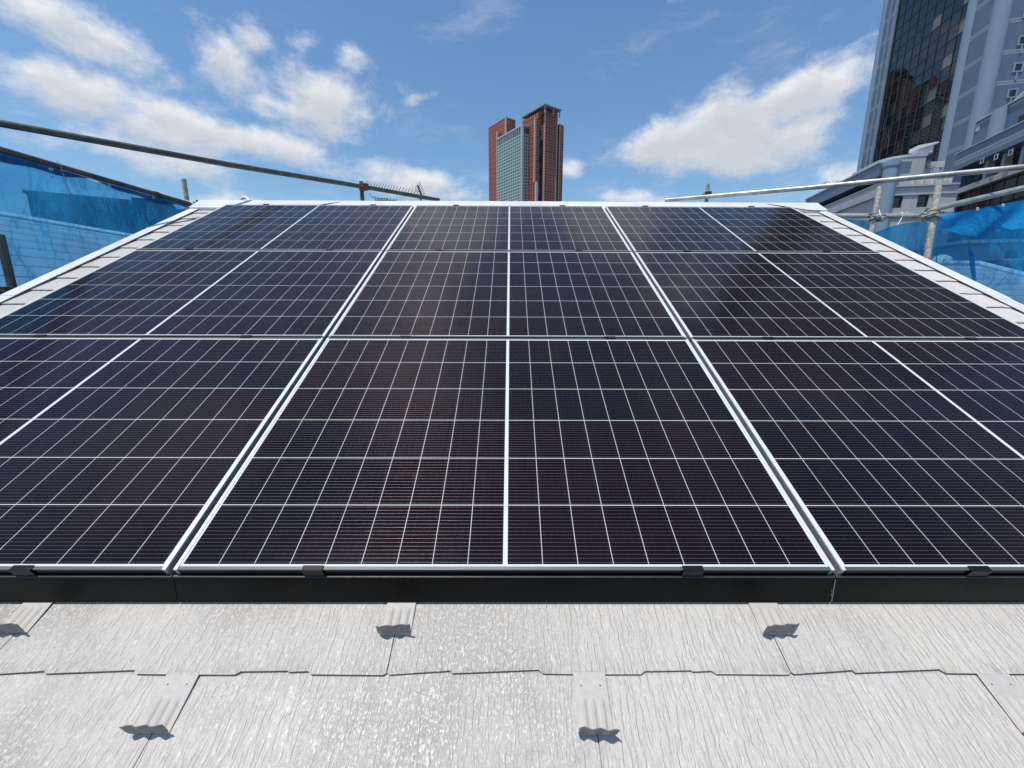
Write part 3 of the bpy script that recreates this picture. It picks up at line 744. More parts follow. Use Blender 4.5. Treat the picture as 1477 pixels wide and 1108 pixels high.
# ------------------------------------------------------------------ small things on the ridge
s = MB(); cpts = [dep(347.5, 296, 4.62), dep(346.8, 291, 4.62), dep(349, 286.5, 4.62), dep(353, 284.6, 4.60), dep(357, 286.5, 4.57), dep(359.5, 291, 4.52), dep(361, 296.5, 4.46)]
s.tube(cpts, .017, 12); tag(s.build('conduit', M['conduit'], None, smooth=True), 'cream bent conduit looping over the ridge at left', 'conduit')
for lab, pts in (('thin black cable lying over the right end of the ridge', [(1095, 293.2, 4.62), (1110, 295.2, 4.58), (1130, 298.0, 4.5), (1152, 301.5, 4.42), (1172, 304.2, 4.35), (1184, 304.6, 4.32)]),
                 ('thin black cable crossing the ridge above the left panel seam', [(459, 296.6, 4.60), (472, 294.4, 4.66), (486, 292.4, 4.72), (500, 291.0, 4.8), (514, 290.2, 4.9)])):
    s = MB(); q = []
    for px, py, _ in pts:
        # lie on the ridge sheet
        q.append(onplane(px, py, RP(0, 3.6, -.058), (RP(0, 0, 1)).normalized()))
    s.tube(q, .0045, 8); tag(s.build('cable', M['wirebl'], None, smooth=True), lab, 'cable')
# television aerial beyond the ridge
Y0, Y1 = dep(526, 268.5, 7.6), dep(607, 284.2, 6.9)
root = empty('tv_aerial', (Y1.x, Y1.y, GROUND), 'black television aerial with many short elements behind the left handrail', 'aerial')
inv = root.matrix_world.inverted()
s = MB(); s.tube([Y0, Y1], .010, 8); s.build('boom', M['wirebl'], root, inv)
s = MB()
for k in range(19):
    p = Y0.lerp(Y1, k / 19.5); w_ = Vector((.05, .03, .10))
    s.tube([p - w_ * .2, p + w_], .0045, 6)
s.build('elements', M['wirebl'], root, inv)
s = MB(); ra, rb = dep(602.5, 267.5, 6.9), dep(609, 285, 6.9)
s.tube([ra, rb], .014, 8)
for k in range(7):
    p = ra.lerp(rb, k / 6.5); s.tube([p - Vector((.07, -.1, .02)), p + Vector((.07, -.1, .035))], .004, 6)
s.build('reflector', M['wirebl'], root, inv)
s = MB(); s.tube([Y1, Vector((Y1.x, Y1.y, GROUND))], .016, 8); s.build('mast', M['pole_dark'], root, inv)
Z0, Z1 = dep(541, 288.6, 8.0), dep(572, 289.4, 8.0)
root = empty('tv_aerial', (Z1.x, Z1.y, GROUND), 'small second aerial barely showing above the ridge', 'aerial')
inv = root.matrix_world.inverted()
s = MB(); s.tube([Z0, Z1], .012, 8); s.build('boom', M['wirebl'], root, inv)
s = MB()
for k in range(8):
    p = Z0.lerp(Z1, k / 7); s.tube([p - Vector((0, .05, .03)), p + Vector((0, .05, .05))], .005, 6)
s.tube([dep(533, 279, 7.9), dep(536, 284, 7.9), dep(545, 286, 7.9), dep(560, 287, 8)], .006, 6)
s.build('elements', M['wirebl'], root, inv)
s = MB(); s.tube([Z0.lerp(Z1, .6), Vector((Z1.x - .2, Z1.y, GROUND))], .016, 8); s.build('mast', M['pole_dark'], root, inv)

# ------------------------------------------------------------------ neighbouring houses
def frame(o, xdir):
    x = Vector((xdir[0], xdir[1], 0)).normalized(); z = Vector((0, 0, 1)); y = z.cross(x)
    return Matrix(((x.x, y.x, 0, o[0]), (x.y, y.y, 0, o[1]), (0, 0, 1, o[2]), (0, 0, 0, 1)))
# left: long seamed roof sloping towards us, ridge along Y
F = frame((-8.8, 1.0, GROUND), (1, 0)); root = empty('house', F, 'neighbouring house with long grey seamed roof, seen through the left mesh', 'house')
zr = 2.11 - GROUND
rf = MB(); rf.prism([(0, zr), (4.1, zr - 1.46), (4.1, zr - 1.56), (0, zr - .10)], -3, 10.5, lambda p, q, a: Vector((p, a, q))); rf.build('roof', M['nroof'], root)
rf = MB(); rf.prism([(-.01, zr), (-.01, zr - .10), (-4.1, zr - 1.56), (-4.1, zr - 1.46)], -3, 10.5, lambda p, q, a: Vector((p, a, q))); rf.build('far_slope', M['nroof'], root)
rc = MB(); rc.prism([(-.16, zr - .04), (0, zr + .045), (.20, zr - .035), (.20, zr - .06), (-.16, zr - .06)], -3.05, 10.55, lambda p, q, a: Vector((p, a, q))); rc.build('ridge_cap', M['white'], root)
wl = MB(); wl.box(-3.7, 3.7, -2.6, 10.1, 0, zr - 1.6); wl.build('wall', M['house_w'], root)
gb = MB(); gb.prism([(-3.7, zr - 1.598), (3.7, zr - 1.598), (0, zr - .12)], -2.6, 10.1, lambda p, q, a: Vector((p, a, q))); gb.build('gable', M['house_w'], root)
# darker building behind it
q0 = dep(38, 279, 17)
F = frame((q0.x, q0.y, GROUND), (.86, .5)); root = empty('apartment_block', F, 'dark stepped building beyond the seamed roof at left', 'building')
H = q0.z - GROUND
s = MB(); s.box(0, 3.2, 0, 6, 0, H); s.box(3.202, 4.6, .6, 6, 0, H + .35); s.box(4.602, 8.2, .4, 6, 0, H - .15); s.box(8.202, 13, .8, 6, 0, H - 1.15); s.build('wall', M['house_d'], root)
s = MB()
for (xa, za_) in ((.6, 1.6), (5.2, 1.7), (6.6, 1.7), (9.2, 2.6)):
    s = MB(); s.box(xa, xa + .9, -.03 if xa < 3 else .37, .5, H - za_ - 1.0, H - za_); s.build('window', M['wglass'], root)
s = MB(); s.box(-.08, 3.27, -.08, 6.05, H + .002, H + .12); s.box(4.605, 8.25, .3, 6.05, H - .148, H - .04); s.build('parapet', M['house_d'], root)
# right: low hipped roof
r0, r1 = dep(1350, 382, 9.2), dep(1411, 382, 9.2)
F = frame((r0.x, r0.y, GROUND), (1, 0)); root = empty('house', F, 'neighbouring house with low pale hipped roof, seen through the right sheet', 'house')
zr = r0.z - GROUND; L_ = r1.x - r0.x
rf = MB(); tn_ = .48; W_ = 4.2
vs = [(-3, 0, zr), (L_, 0, zr), (-3, -W_, zr - W_ * tn_), (L_ + W_ * .62, -W_, zr - W_ * tn_), (-3, W_, zr - W_ * tn_), (L_ + W_ * .62, W_, zr - W_ * tn_)]
rf.add([Vector(p) for p in vs] + [Vector(p) - Vector((0, 0, .1)) for p in vs], [(0, 2, 3, 1), (0, 1, 5, 4), (1, 3, 5), (6, 7, 9, 8), (6, 10, 11, 7), (7, 11, 9), (2, 8, 9, 3), (4, 5, 11, 10), (3, 9, 11, 5), (0, 4, 10, 6), (0, 6, 8, 2)])
rf.build('roof', M['nroof2'], root)
s = MB(); s.tube([Vector((L_, 0, zr + .03)), Vector((L_ + W_ * .62, -W_, zr - W_ * tn_ + .03))], .06, 8); s.tube([Vector((-3, 0, zr + .03)), Vector((L_, 0, zr + .03))], .06, 8); s.build('ridge_cap', M['white'], root)
s = MB(); s.box(-2.6, L_ + 2.0, -W_ + .5, W_ - .5, 0, zr - W_ * tn_ - .101); s.build('wall', M['house_w'], root)
dm = MB()
for k in range(7):
    a0, a1 = k / 7 * 1.5, (k + 1) / 7 * 1.5
    dm.tube([Vector((0, 0, .28 * math.sin(a0))), Vector((0, 0, .28 * math.sin(a1)))], [.28 * math.cos(a0), .28 * math.cos(a1)], 16, caps=False)
q = dep(1357, 381, 12.5)
vent = empty('roof_vent', (q.x, q.y, GROUND), 'round white domed vent beyond the pale hipped roof', 'vent')
dmo = dm.build('dome', M['white'], vent, Matrix.Translation((0, 0, q.z - GROUND)), smooth=True)
s = MB(); s.tube([Vector((0, 0, 0)), Vector((0, 0, q.z - GROUND))], .22, 14); s.build('stack', M['white'], vent, smooth=True)
# white house with gable behind
h0 = dep(1390, 352, 21)
F = frame((h0.x, h0.y, GROUND), (.98, -.19)); root = empty('house', F, 'white gabled house behind the right sheet with one dark window', 'house')
fi = F.inverted(); H = h0.z - GROUND
nrm = F.to_3x3() @ Vector((0, -1, 0)); pf = Vector((h0.x, h0.y, 0))
def L2(px, py, off=0.0): return fi @ onplane(px, py, pf + nrm * off, nrm)
s = MB(); s.box(0, 12, 0, 7, 0, H); s.build('wall', M['house_w'], root)
s = MB(); s.box(-.25, 12.3, -.3, 7.2, H + .002, H + .16); s.build('roof', M['nroof'], root)
a, b_ = L2(1450, 374), L2(1468, 361)
s = MB(); s.box(a.x, b_.x, -.03, .1, a.z, b_.z); wob_ = s.build('window', M['wglass'], root)
s = MB(); s.box(a.x - .1, b_.x + .1, -.09, -.002, a.z - .1, a.z - .005); s.build('sill', M['white'], root)
a, b_ = L2(1400, 381, .9), L2(1477, 372.5, .9)
s = MB(); s.box(a.x, b_.x + 4, -1.1, -.003, a.z - .02, a.z + .14); s.box(a.x, b_.x + 4, -1.16, -1.102, a.z - .14, a.z + .1); s.build('eave', M['house_d'], root)
ap, ra_ = L2(1467, 380, 2.6), L2(1427, 395, 2.6)
dxg, dzg = ap.x - ra_.x, ap.z - ra_.z
k = 2.2
s = MB(); s.prism([(ap.x - dxg * k + .3, 0), (ap.x + dxg * k - .3, 0), (ap.x + dxg * k - .3, ap.z - dzg * k), (ap.x, ap.z - .1), (ap.x - dxg * k + .3, ap.z - dzg * k)], -2.2, -1.17, lambda p, q, a_: Vector((p, a_, q))); s.build('wall', M['house_w'], root)
s = MB(); s.prism([(ap.x - dxg * k, ap.z - dzg * k), (ap.x, ap.z), (ap.x + dxg * k, ap.z - dzg * k), (ap.x + dxg * k, ap.z - dzg * k + .14), (ap.x, ap.z + .14), (ap.x - dxg * k, ap.z - dzg * k + .14)], -2.6, -1.165, lambda p, q, a_: Vector((p, a_, q))); s.build('gable_roof', M['house_d'], root)

# a tree whose top shows past the left end of the ridge
tp = dep(290, 289.5, 38)
root = empty('broadleaf_tree', (tp.x, tp.y, GROUND), 'dark tree top just showing past the left end of the ridge', 'tree')
ht = tp.z - GROUND
s = MB(); s.tube([Vector((0, 0, 0)), Vector((.1, 0, ht * .5)), Vector((0, .1, ht * .85))], [.3, .2, .06], 10)
for k in range(6): s.tube([Vector((.05, 0, ht * (.4 + .06 * k))), Vector((1.6 * math.cos(k * 1.1), 1.6 * math.sin(k * 1.1), ht * (.6 + .05 * k)))], [.1, .03], 6)
s.build('trunk', M['bark'], root, smooth=True)
s = MB(); rnd = random.Random(5)
for k in range(2600):
    while True:
        p = Vector((rnd.uniform(-1, 1), rnd.uniform(-1, 1), rnd.uniform(-1, 1)))
        if p.length < 1 and p.length > rnd.random() * .8: break
    c_ = Vector((p.x * 2.6, p.y * 2.6, ht * .70 + p.z * ht * .30))
    a_ = Vector((rnd.uniform(-1, 1), rnd.uniform(-1, 1), rnd.uniform(-1, 1))).normalized() * rnd.uniform(.10, .2); b2 = a_.orthogonal() * .6
    s.add([c_ - a_, c_ + b2, c_ + a_, c_ - b2], [(0, 1, 2, 3)])
s.build('crown', M['leaf'], root, recalc=False)

# ------------------------------------------------------------------ red tower far behind the ridge
O = dep(753.6, 179, 262.0)
ZC = O.z - GROUND
T = frame((O.x, O.y, GROUND), (.81, .58))             # x to the right-back, y to the left-back
tower = empty('office_tower', T, 'red-brown high-rise tower with green glass slab above the ridge', 'tower')
ti = T.inverted(); TX = T.to_3x3() @ Vector((1, 0, 0)); TY = T.to_3x3() @ Vector((0, 1, 0))
def zt(px, py, x, y):
    """height above the ground of pixel row py at tower-local (x, y)"""
    p = T @ Vector((x, y, 0)); hx = (p - CAM); r = ray(px, py); k_ = hx.to_2d().length / r.to_2d().length
    return CAM.z + r.z * k_ - GROUND
def tpart(name, mat, *boxes, **kw):
    s = MB()
    for b in boxes: s.box(*b)
    return s.build(name, mat, tower, **kw)
ztop = zt(753.6, 179, 0, 0)
tpart('glass_slab', M['green'], (0, 5.2, 0, 29.5, 0, ztop - 4.8))
tpart('slab_crown', M['strip'], (.25, 5.0, .25, 29.2, ztop - 4.8, ztop - .9))
tpart('slab_roof', M['grey_lt'], (-.1, 5.3, -.1, 29.6, ztop - .9, ztop))
tpart('corner_trim', M['grey_lt'], (-.35, 1.1, -.35, 0.9, 0, ztop + .3))
for k in range(12):
    tpart('crown_fin', M['grey_lt'], (-.12, .24, 1.6 + k * 2.35, 2.1 + k * 2.35, ztop - 4.8, ztop - .9))
# left red pier and the taller block behind
z1 = zt(709, 194, 2, 33); z2 = zt(726, 170.5, 10, 27)
tpart('pier', M['red'], (.4, 10, 29.7, 37.5, 0, z1))
tpart('rear_block', M['red'], (6.2, 14.5, 27.5, 50, 0, z2))
tpart('corner_trim', M['pink'], (.2, 1.2, 29.62, 30.4, 0, z1 + .6)); tpart('corner_trim', M['pink'], (6.0, 7.2, 27.3, 28.4, z1, z2 + .6))
# right red core
z3 = zt(772, 170, 5.5, -6); z4 = zt(785, 158.5, 12.7, -7); z5 = zt(810, 180, 28, -6)
tpart('pier', M['red'], (5.5, 8.95, -6, 18, 0, z3))
tpart('corner_trim', M['pink'], (5.3, 6.3, -6.2, -5.2, zt(772, 262, 5.5, -6), z3 + .5))
tpart('window_strip', M['strip'], (8.95, 12.7, -3.2, 14, 0, zt(781, 180, 10, -5)))
tpart('pier', M['red'], (10.0, 23.6, -4.0, 14, zt(781, 180, 10, -5) - 2, z4 - 1))
tpart('pier', M['red'], (12.7, 23.6, -7, -4.01, 0, z4))
tpart('corner_trim', M['pink'], (12.5, 13.4, -7.2, -6.4, 0, z4 + .4)); tpart('corner_trim', M['pink'], (23.0, 23.8, -7.2, -6.4, 0, z4 + .2))
tpart('window_strip', M['strip'], (23.6, 26.6, -3.2, 14, 0, zt(806, 184, 25, -5)))
tpart('pier', M['red'], (26.6, 30.3, -6, 14, 0, z5)); tpart('corner_trim', M['pink'], (26.4, 27.2, -6.2, -5.4, 0, z5 + .3))
tpart('lift_shaft', M['grey_lt'], (5.9, 7.6, -7.6, -6.02, 0, zt(772, 263, 6, -6)))
zc = zt(782.7, 151.5, 12, -9)
tpart('penthouse', M['red'], (11.0, 22.5, -5.5, 9, z4 - 1, zc - 5.2)); tpart('penthouse_glass', M['strip'], (12, 22, -5.2, 8.5, zc - 5.2, zc - 1.5))
tpart('canopy', M['canopy'], (9.6, 24.4, -10.0, 14, zc - .8, zc))
for x_, y_ in ((10.5, -9.6), (23.2, -9.4), (10.5, 12.5), (17.5, -9.6)): tpart('canopy_column', M['pink'], (x_, x_ + .6, y_, y_ + .6, z4 - 3, zc - .8))
s = MB(); s.tube([Vector((15, -4, zc)), Vector((15, -4, zc + 4.5))], .15, 6); s.build('mast', M['grey_lt'], tower)

# ------------------------------------------------------------------ big blue-grey office building at right
WD = Vector((.222, .975, 0)).normalized()                # direction of its left face, going away
K = dep(1404, 175, 60.0); K.z = GROUND
B = frame((K.x, K.y, GROUND), (WD.y, -WD.x))           # x along the front (to the right), y along the left face (away)
bi = B.inverted(); NL = B.to_3x3() @ Vector((-1, 0, 0)); NF = B.to_3x3() @ Vector((0, -1, 0))
off = empty('office_building', B, 'tall blue-grey office building with dark mirror glass and round corner columns', 'office building')
def onL(px, py, o=0.0): return bi @ onplane(px, py, K + NL * o, NL)      # on its left face
def onF(px, py, o=0.0): return bi @ onplane(px, py, K + NF * o, NF)      # on its front face
def opart(name, mat, *boxes, parent=None, **kw):
    s = MB()
    for b in boxes: s.box(*b)
    return s.build(name, mat, parent or off, **kw)
HT = 125.0
far_y = onL(1237, 250).y
ga, gb_ = onL(1356, 235.5).y, onL(1258, 235.5).y        # dark glass from ga (near) to gb (far)
gt_ = onL(1291, 16).z; gt2 = onL(1304, 0).z
gz0 = onL(1258, 237).z - 6
opart('wall', M['clad'], (0, 60, 0, ga, 0, HT), (0, 60, gb_, far_y, 0, HT), (0, 60, ga + .002, gb_ - .002, 0, gz0 - .004), (1.2, 60, ga + .004, gb_ - .004, gz0, HT))
cy1 = onL(1370.5, 175).y
s = MB(); s.tube([Vector((.25, cy1, 0)), Vector((.25, cy1, HT))], .80, 24); s.build('column', M['column'], off, smooth=True)
s = MB(); s.tube([Vector((.75, .2, 0)), Vector((.75, .2, HT))], 1.0, 28); s.build('column', M['column'], off, smooth=True)
s = MB(); s.tube([Vector((.1, far_y - .5, 0)), Vector((.1, far_y - .5, HT))], .55, 16); s.build('column', M['column'], off, smooth=True)
opart('wall_rib', M['column'], (-.25, .1, gb_ + .1, gb_ + .6, 0, HT), (-.2, .1, gb_ + 2.0, gb_ + 2.25, 0, HT))
# mirror glass: panes with slightly different tilts, in a mullion grid
pan = MB(); rnd = random.Random(12)
NC, PZ = 9, 1.95
pw = (gb_ - ga) / NC; nr_ = int((HT - gz0) / PZ)
for i in range(NC):
    for j in range(nr_):
        y0, y1 = ga + i * pw + .05, ga + (i + 1) * pw - .05; z0, z1 = gz0 + j * PZ + .05, gz0 + (j + 1) * PZ - .05
        tx, ty = rnd.gauss(0, .004), rnd.gauss(0, .004)
        mi_ = 1 if (rnd.random() < (.20 if i < 4 else .02) and j % 2 == 0) else 0
        vs = [Vector((.16 + tx * (y - (y0 + y1) / 2) + ty * (z - (z0 + z1) / 2), y, z)) for y, z in ((y0, z0), (y0, z1), (y1, z1), (y1, z0))]
        pan.add(vs, [(0, 1, 2, 3)], mi_)
cw = pan.build('curtain_wall', [M['dglass'], M['blind']], off, recalc=False)
mu = MB()
for i in range(NC + 1): mu.box(.06, .3, ga + i * pw - .05, ga + i * pw + .05, gz0, HT)
for j in range(nr_ + 1): mu.box(.09, .28, ga + .003, gb_ - .003, gz0 + j * PZ - .035, gz0 + j * PZ + .035)
mu.build('mullion_grid', M['mullion'], cw)
# front face: pale bands, square windows with a white surround and stem
for (px, py) in ((1476, 58), (1469, 97), (1460.5, 134.5), (1484, 18)):
    c_ = onF(px, py, .1)
    fr = opart('window', M['wglass'], (c_.x - .38, c_.x + .38, -.06, .05, c_.z - .42, c_.z + .42))
    e = .60
    opart('window_frame', M['column'], (c_.x - e, c_.x - .381, -.12, -.001, c_.z - e, c_.z + e), (c_.x + .381, c_.x + e, -.12, -.001, c_.z - e, c_.z + e),
          (c_.x - .38, c_.x + .38, -.12, -.001, c_.z + .421, c_.z + e), (c_.x - .38, c_.x + .38, -.12, -.001, c_.z - e, c_.z - .421), (c_.x - .11, c_.x + .11, -.10, -.001, c_.z - 1.6, c_.z - e - .002), parent=fr)

# ------------------------------------------------------------------ mid block with ribbon windows, right edge
W2 = Vector((-.33, -.94, 0)).normalized()
K2 = dep(1380, 270, 46.0); K2.z = GROUND
# x runs along the visible face towards us, y is into the building
B2 = frame((K2.x, K2.y, GROUND), (W2.x, W2.y)); b2i = B2.inverted(); N2 = B2.to_3x3() @ Vector((0, -1, 0))
blk = empty('office_annexe', B2, 'lower grey annexe with ribbon windows and stained sill at the right edge', 'office building')
def on2(px, py, o=0.0): return b2i @ onplane(px, py, K2 + N2 * o, N2)
def kpart(name, mat, *boxes, parent=None, **kw):
    s = MB()
    for b in boxes: s.box(*b)
    return s.build(name, mat, parent or blk, **kw)
xe = 16.0
zb0, zb1 = on2(1386, 246).z, on2(1386, 224).z            # ledge with square marks
zs0, zs1 = on2(1376, 283).z, on2(1376, 276).z            # pale sill
zw1, zw0 = zs0 - .15, on2(1372, 312).z                  # ribbon windows
ztopb = on2(1392, 183).z
kpart('wall', M['clad'], (0, xe, .5, 14, zb1 + .002, ztopb), (0, xe, -.6, 14, zb0, zb1), (-.8, .6, -.05, 14, 0, zb0 - .002), (.602, xe, .1, 14, 0, zw0 - .4), (.602, xe, 1.0, 14, zs1, zb0 - .002), (.602, xe, .5, 14, zw0 - .4, zs1 - .002))
kpart('coping', M['grey_lt'], (-.1, xe, .35, .6, ztopb + .002, ztopb + .12), (-.1, xe, -.70, -.5, zb1 + .002, zb1 + .10))
kpart('sill', M['sill'], (.604, xe, -.35, .98, zs0, zs1))
for i in range(8):
    x0 = .65 + i * 1.55
    w_ = kpart('window', M['wglass'], (x0 + .06, x0 + 1.49, .20, .45, zw0, zw1))
    kpart('window_frame', M['mullion'], (x0 - .06, x0 + .06, .14, .48, zw0, zw1), (x0 + .06, x0 + 1.49, .16, .19, zw0 + .8, zw0 + .9), parent=w_)
for i in range(5):
    x0 = 1.6 + i * 2.3
    w_ = kpart('window', M['wglass'] if i % 2 else M['dark'], (x0, x0 + 1.5, .90, .998, zs1 + .1, zb0 - .35))
    kpart('window_frame', M['mullion'], (x0 + .7, x0 + .78, .84, .899, zs1 + .1, zb0 - .35), parent=w_)
for i in range(4): kpart('pilaster', M['grey_lt'], (3.3 + i * 2.3, 3.75 + i * 2.3, .3, .898, zs1 + .002, zb0 - .004))
for px, py in ((1417, 232), (1437, 226.5), (1458, 220)):
    c_ = on2(px, py, .6); e, f = .26, .17
    kpart('square_vent', M['grey_lt'], (c_.x - e, c_.x + e, -.64, -.602, c_.z + f, c_.z + e), (c_.x - e, c_.x + e, -.64, -.602, c_.z - e, c_.z - f), (c_.x - e, c_.x - f, -.64, -.602, c_.z - f + .002, c_.z + f - .002), (c_.x + f, c_.x + e, -.64, -.602, c_.z - f + .002, c_.z + f - .002))
for px, py in ((1411, 185), (1403, 222.5)):
    c_ = on2(px, py, -.5); kpart('square_vent', M['grey_lt'], (c_.x - .28, c_.x + .28, .44, .499, c_.z - .3, c_.z + .3))
c_ = on2(1441, 185, -.5); s = MB(); s.tube([Vector((c_.x, .5, zb1 + .01)), Vector((c_.x, .5, ztopb - .05))], .75, 20); s.build('column', M['column'], blk, smooth=True)
c_ = on2(1474, 180, -.5); w_ = kpart('window', M['wglass'], (c_.x - .5, c_.x + 1.6, .42, .499, c_.z - .9, c_.z + .9))
# white roof trusses on top of the block
s = MB()
for k in range(3):
    y_ = 1.6 + k * 1.5
    top = [Vector((2.2 + a * .9, y_, ztopb + .15 + 1.25 * math.sin(a / 10 * math.pi) ** .6)) for a in range(11)]
    bot = [Vector((2.2 + a * .9, y_, ztopb + .10 + .75 * math.sin(a / 10 * math.pi) ** .8)) for a in range(11)]
    s.tube(top, .10, 8); s.tube(bot, .08, 8)
    for a in range(0, 10): s.tube([bot[a], top[a + 1]], .05, 6)
s.build('roof_truss', M['white'], blk)
s = MB(); q = on2(1386, 246, .0)
s.tube([Vector((-1.6, -.3, zb0 - .8)), Vector((-1.0, -.3, zb0 + .1)), Vector((-.2, -.3, zb1 - .2)), Vector((-.1, -.3, zb0))], .07, 8); s.build('pipe', M['white'], blk, smooth=True)

# ------------------------------------------------------------------ low grey annexe with rounded corner column, nearer
Q = dep(1276, 290, 40.0); Q.z = GROUND
B3 = frame((Q.x, Q.y, GROUND), (WD.y, -WD.x)); b3i = B3.inverted()
N3L = B3.to_3x3() @ Vector((-1, 0, 0)); N3F = B3.to_3x3() @ Vector((0, -1, 0))
low = empty('shop_building', B3, 'low grey building with two dark square windows and a round corner column', 'building')
def on3L(px, py, o=0.0): return b3i @ onplane(px, py, Q + N3L * o, N3L)
def on3F(px, py, o=0.0): return b3i @ onplane(px, py, Q + N3F * o, N3F)
def lpart(name, mat, *boxes, parent=None, **kw):
    s = MB()
    for b in boxes: s.box(*b)
    return s.build(name, mat, parent or low, **kw)
fx = on3F(1378, 290).x; zl = on3F(1325, 269).z; zc3 = on3F(1275, 236).z
ly = on3L(1168, 292).y
zA1 = on3L(1233, 257).z; zA0 = on3L(1233, 273).z; zB1 = on3L(1233, 282).z; zB0 = on3L(1233, 297).z
wins = []
for (xa, xb, ya_, yb_) in ((1283.5, 1303, 283, 300.5), (1321.5, 1341, 280.5, 298.5)):
    a = on3F(xa, yb_); c_ = on3F(xb, ya_); wins.append((a.x, c_.x, a.z, c_.z))
wz0, wz1 = min(w_[2] for w_ in wins), max(w_[3] for w_ in wins)
lpart('wall', M['grey'], (0, fx, 0, 9, 0, wz0 - .002), (0, fx, 0, 9, wz1 + .002, zl), (0, wins[0][0] - .002, 0, 9, wz0, wz1), (wins[0][1] + .002, wins[1][0] - .002, 0, 9, wz0, wz1), (wins[1][1] + .002, fx, 0, 9, wz0, wz1))
lpart('cornice', M['grey_lt'], (.6, fx, -.18, .1, zl + .002, zl + .14), (.6, fx, -.10, -.002, zl - .75, zl - .60), (.6, fx, -.10, -.002, wz0 - .95, wz0 - .75), (.6, fx, -.06, -.002, wz0 - .55, wz0 - .45))
for (a, c_, z0, z1) in wins:
    w_ = lpart('window', M['wglass'], (a, c_, .22, .3, wz0, wz1))
    lpart('window_frame', M['mullion'], (a, c_, .15, .215, wz0 + (wz1 - wz0) * .30, wz0 + (wz1 - wz0) * .36), (a, a + .07, .10, .216, wz0, wz1), (c_ - .07, c_, .10, .216, wz0, wz1), (a, c_, .10, .14, wz1 - .09, wz1), parent=w_)
# upper storey set back, with a rounded parapet
YU = 2.6
xu0, xu1 = on3F(1279, 232, -YU).x, on3F(1337, 222, -YU).x; zu = on3F(1320, 226, -YU).z
rc_ = 2.0
ring = [(xu0, YU + rc_)] + [(xu0 + rc_ - rc_ * math.cos(a), YU + rc_ - rc_ * math.sin(a)) for a in [k * .196 for k in range(1, 9)]] + [(xu1, YU), (xu1, 8.8), (xu0, 8.8)]
s = MB(); s.prism(ring, zl + .15, zu, lambda p, q_, a: Vector((p, q_, a))); s.build('upper_storey', M['grey'], low)
s = MB(); s.prism([(p - .05 if p < xu0 + 2 else p + .05, q_ - .06) for p, q_ in ring], zu + .002, zu + .22, lambda p, q_, a: Vector((p, q_, a))); s.build('parapet', M['grey_lt'], low)
zuw = on3F(1345, 243, -3.4).z
lpart('upper_wall', M['grey'], (xu1 + .06, fx + .3, 3.4, 8.6, zl + .15, zuw))
s = MB(); s.tube([Vector((.15, .15, 0)), Vector((.15, .15, zc3))], .62, 20); s.tube([Vector((.15, .15, zc3 - .3)), Vector((.15, .15, zc3 + .08))], .70, 20); s.build('column', M['column'], low, smooth=True)
# left wing with deep eaves beam and dark slots
lpart('wing_wall', M['grey'], (.5, 6, .3, ly, 0, zB0 - .002), (.8, 2.0, .3, ly, zB0, zA0))
lpart('eaves_beam', M['clad'], (-.5, 2.1, .75, ly, zA0, zA1)); lpart('coping', M['grey_lt'], (-.6, 2.2, .75, ly + .1, zA1 + .002, zA1 + .14))
lpart('lower_beam', M['grey'], (-.3, .79, .75, ly - 1.0, zB0, zB1)); lpart('coping', M['grey_lt'], (-.38, .78, .75, ly - 1.0, zB1 + .002, zB1 + .1))
lpart('slot', M['dark'], (.70, .795, 1.0, ly - .2, zB1 + .11, zA0 - .01))
for i in range(4):
    y0 = 2.0 + i * (ly - 2.4) / 4; lpart('window', M['wglass'], (.40, .497, y0 + .15, y0 + (ly - 2.4) / 4 - .15, zB0 - 2.2, zB0 - .12))
lpart('shutter', M['grey_lt'], (.38, .498, .9, 1.9, zB0 - 3.0, zB0 + .0))
# arched skylight on the wing
ac = on3L(1188, 287, -.6); s = MB(); rad = 2.1
cy_ = ac.y; cz_ = ac.z
arc = lambda r_, dx_: [Vector((.6 + dx_, cy_ + r_ * math.cos(a), cz_ + r_ * math.sin(a))) for a in [k * math.pi / 14 for k in range(15)]]
for dx_ in (0, 1.4, 2.8): s.tube(arc(rad, dx_), .07, 8); s.tube(arc(rad * .72, dx_), .045, 6)
for k in range(1, 14, 2):
    a = k * math.pi / 14; s.tube([Vector((.6, cy_, cz_)), Vector((.6, cy_ + rad * math.cos(a), cz_ + rad * math.sin(a)))], .035, 6)
    s.tube([Vector((.6, cy_ + rad * math.cos(a), cz_ + rad * math.sin(a))), Vector((3.4, cy_ + rad * math.cos(a), cz_ + rad * math.sin(a)))], .04, 6)
sk = empty('arched_skylight', B3 @ Matrix.Translation((.6, cy_, cz_)), 'white arched skylight frame on the far left wing roof', 'skylight')
s.build('frame', M['white'], sk, Matrix.Translation((-.6, -cy_, -cz_)), smooth=True)
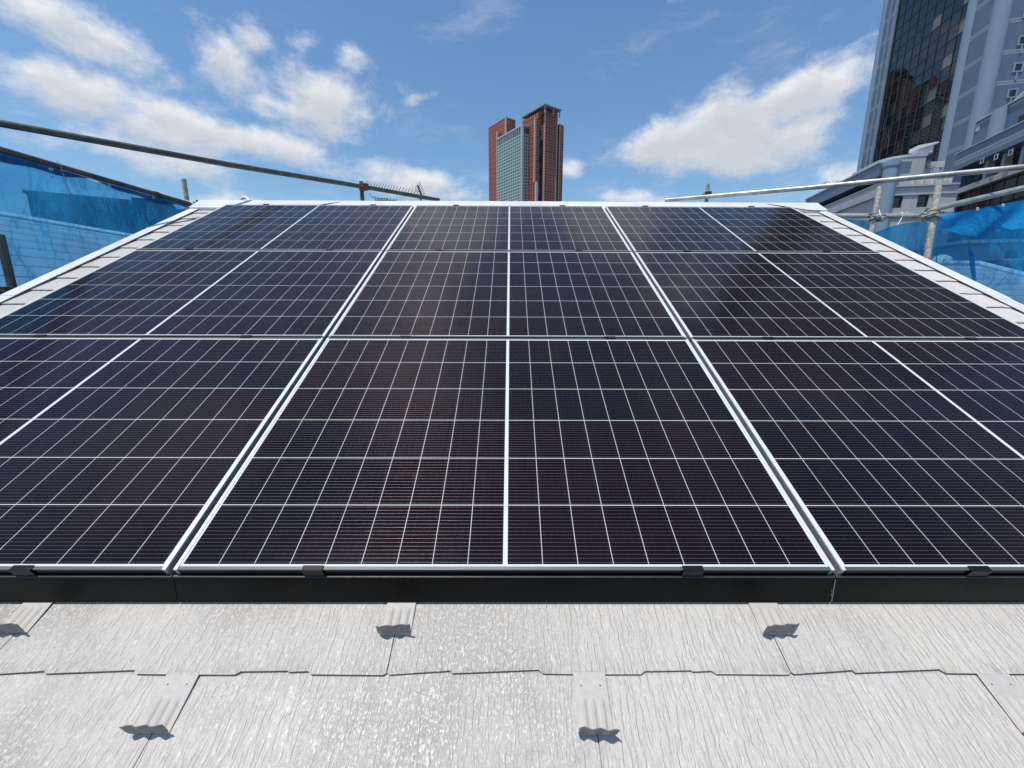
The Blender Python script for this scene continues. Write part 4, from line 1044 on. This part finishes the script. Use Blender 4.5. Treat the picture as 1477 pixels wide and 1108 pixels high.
# air conditioners and plant on the roof ledge
acn = ['leftmost', 'second from left', 'middle', 'fourth from left', 'rightmost']
for i, px in enumerate((1311, 1324.5, 1339, 1352, 1365)):
    c_ = on3F(px, 266, -.9); w_, hh, dd = (.33, .62, .30) if i != 3 else (.28, .50, .28)
    r_ = empty('air_conditioner', B3 @ Matrix.Translation((c_.x, .9, zl + .16)), 'cream outdoor air conditioner on the low grey building, %s of the row' % acn[i], 'air conditioner', 'air conditioners on the roof ledge')
    s = MB(); s.box(-w_, w_, -dd / 2, dd / 2, .08, hh); s.build('casing', M['ac'], r_, bevel=.02)
    s = MB(); s.tube([Vector((-.12, -dd / 2 - .02, hh * .52)), Vector((-.12, -dd / 2 + .03, hh * .52))], .19, 16); s.build('fan_grille', M['grey'], r_)
    s = MB(); s.box(-w_ + .05, -w_ + .15, -dd / 2, dd / 2, 0, .079); s.box(w_ - .15, w_ - .05, -dd / 2, dd / 2, 0, .079); s.build('feet', M['dark'], r_)
for (px, w_, hh, lab) in ((1326, .65, .8, 'white boxy ventilation cowl on the rounded parapet roof'), (1346, .7, .7, 'cream box on the roof just right of the ventilation cowl'), (1293, .6, .7, 'cream box unit beside the round corner column')):
    yy = {1326: YU + .7, 1346: 4.2, 1293: 1.4}[px]; c_ = on3F(px, 238, -yy); zz = {1326: zu + .222, 1346: zuw + .001, 1293: zl + .16}[px]
    r_ = empty('roof_unit', B3 @ Matrix.Translation((c_.x, yy, zz)), lab, 'roof unit')
    s = MB(); s.box(-w_, w_, -.5, .5, .12, hh); s.build('casing', M['white' if px == 1326 else 'ac'], r_, bevel=.03)
    if px == 1326:
        s = MB(); s.prism([(-w_ - .1, hh * .55), (-w_ - .1, hh + .02), (w_ + .25, hh + .25), (w_ + .25, hh + .12)], -.65, .65, lambda p, q_, a: Vector((p, a, q_))); s.build('hood', M['white'], r_)
    else:
        s = MB(); s.box(-w_ * .6, -.02, -.53, -.501, .25, hh - .15); s.build('louvre', M['grey'], r_)
    s = MB(); s.box(-w_ + .05, w_ - .05, -.4, .4, 0, .119); s.build('plinth', M['grey'], r_)
s = MB()
for k in range(4):
    c_ = on3F(1352 + k * 5, 236, -1.0); s.tube([Vector((c_.x, 1.6, zl + .1)), Vector((c_.x, 1.6, zl + 1.9 + .25 * (k % 2)))], .03, 8)
c0 = on3F(1352, 236, -1.0); c1 = on3F(1368, 236, -1.0); s.tube([Vector((c0.x, 1.6, zl + 1.7)), Vector((c1.x, 1.6, zl + 1.5))], .03, 8)
pf_ = empty('roof_pipes', B3 @ Matrix.Translation((c0.x, 1.6, zl + .1)), 'white vertical pipes rising beside the roof units', 'pipes')
s.build('pipe_rack', M['grey_lt'], pf_, Matrix.Translation((-c0.x, -1.6, -zl - .1)), smooth=True)
bpy.context.view_layer.update()
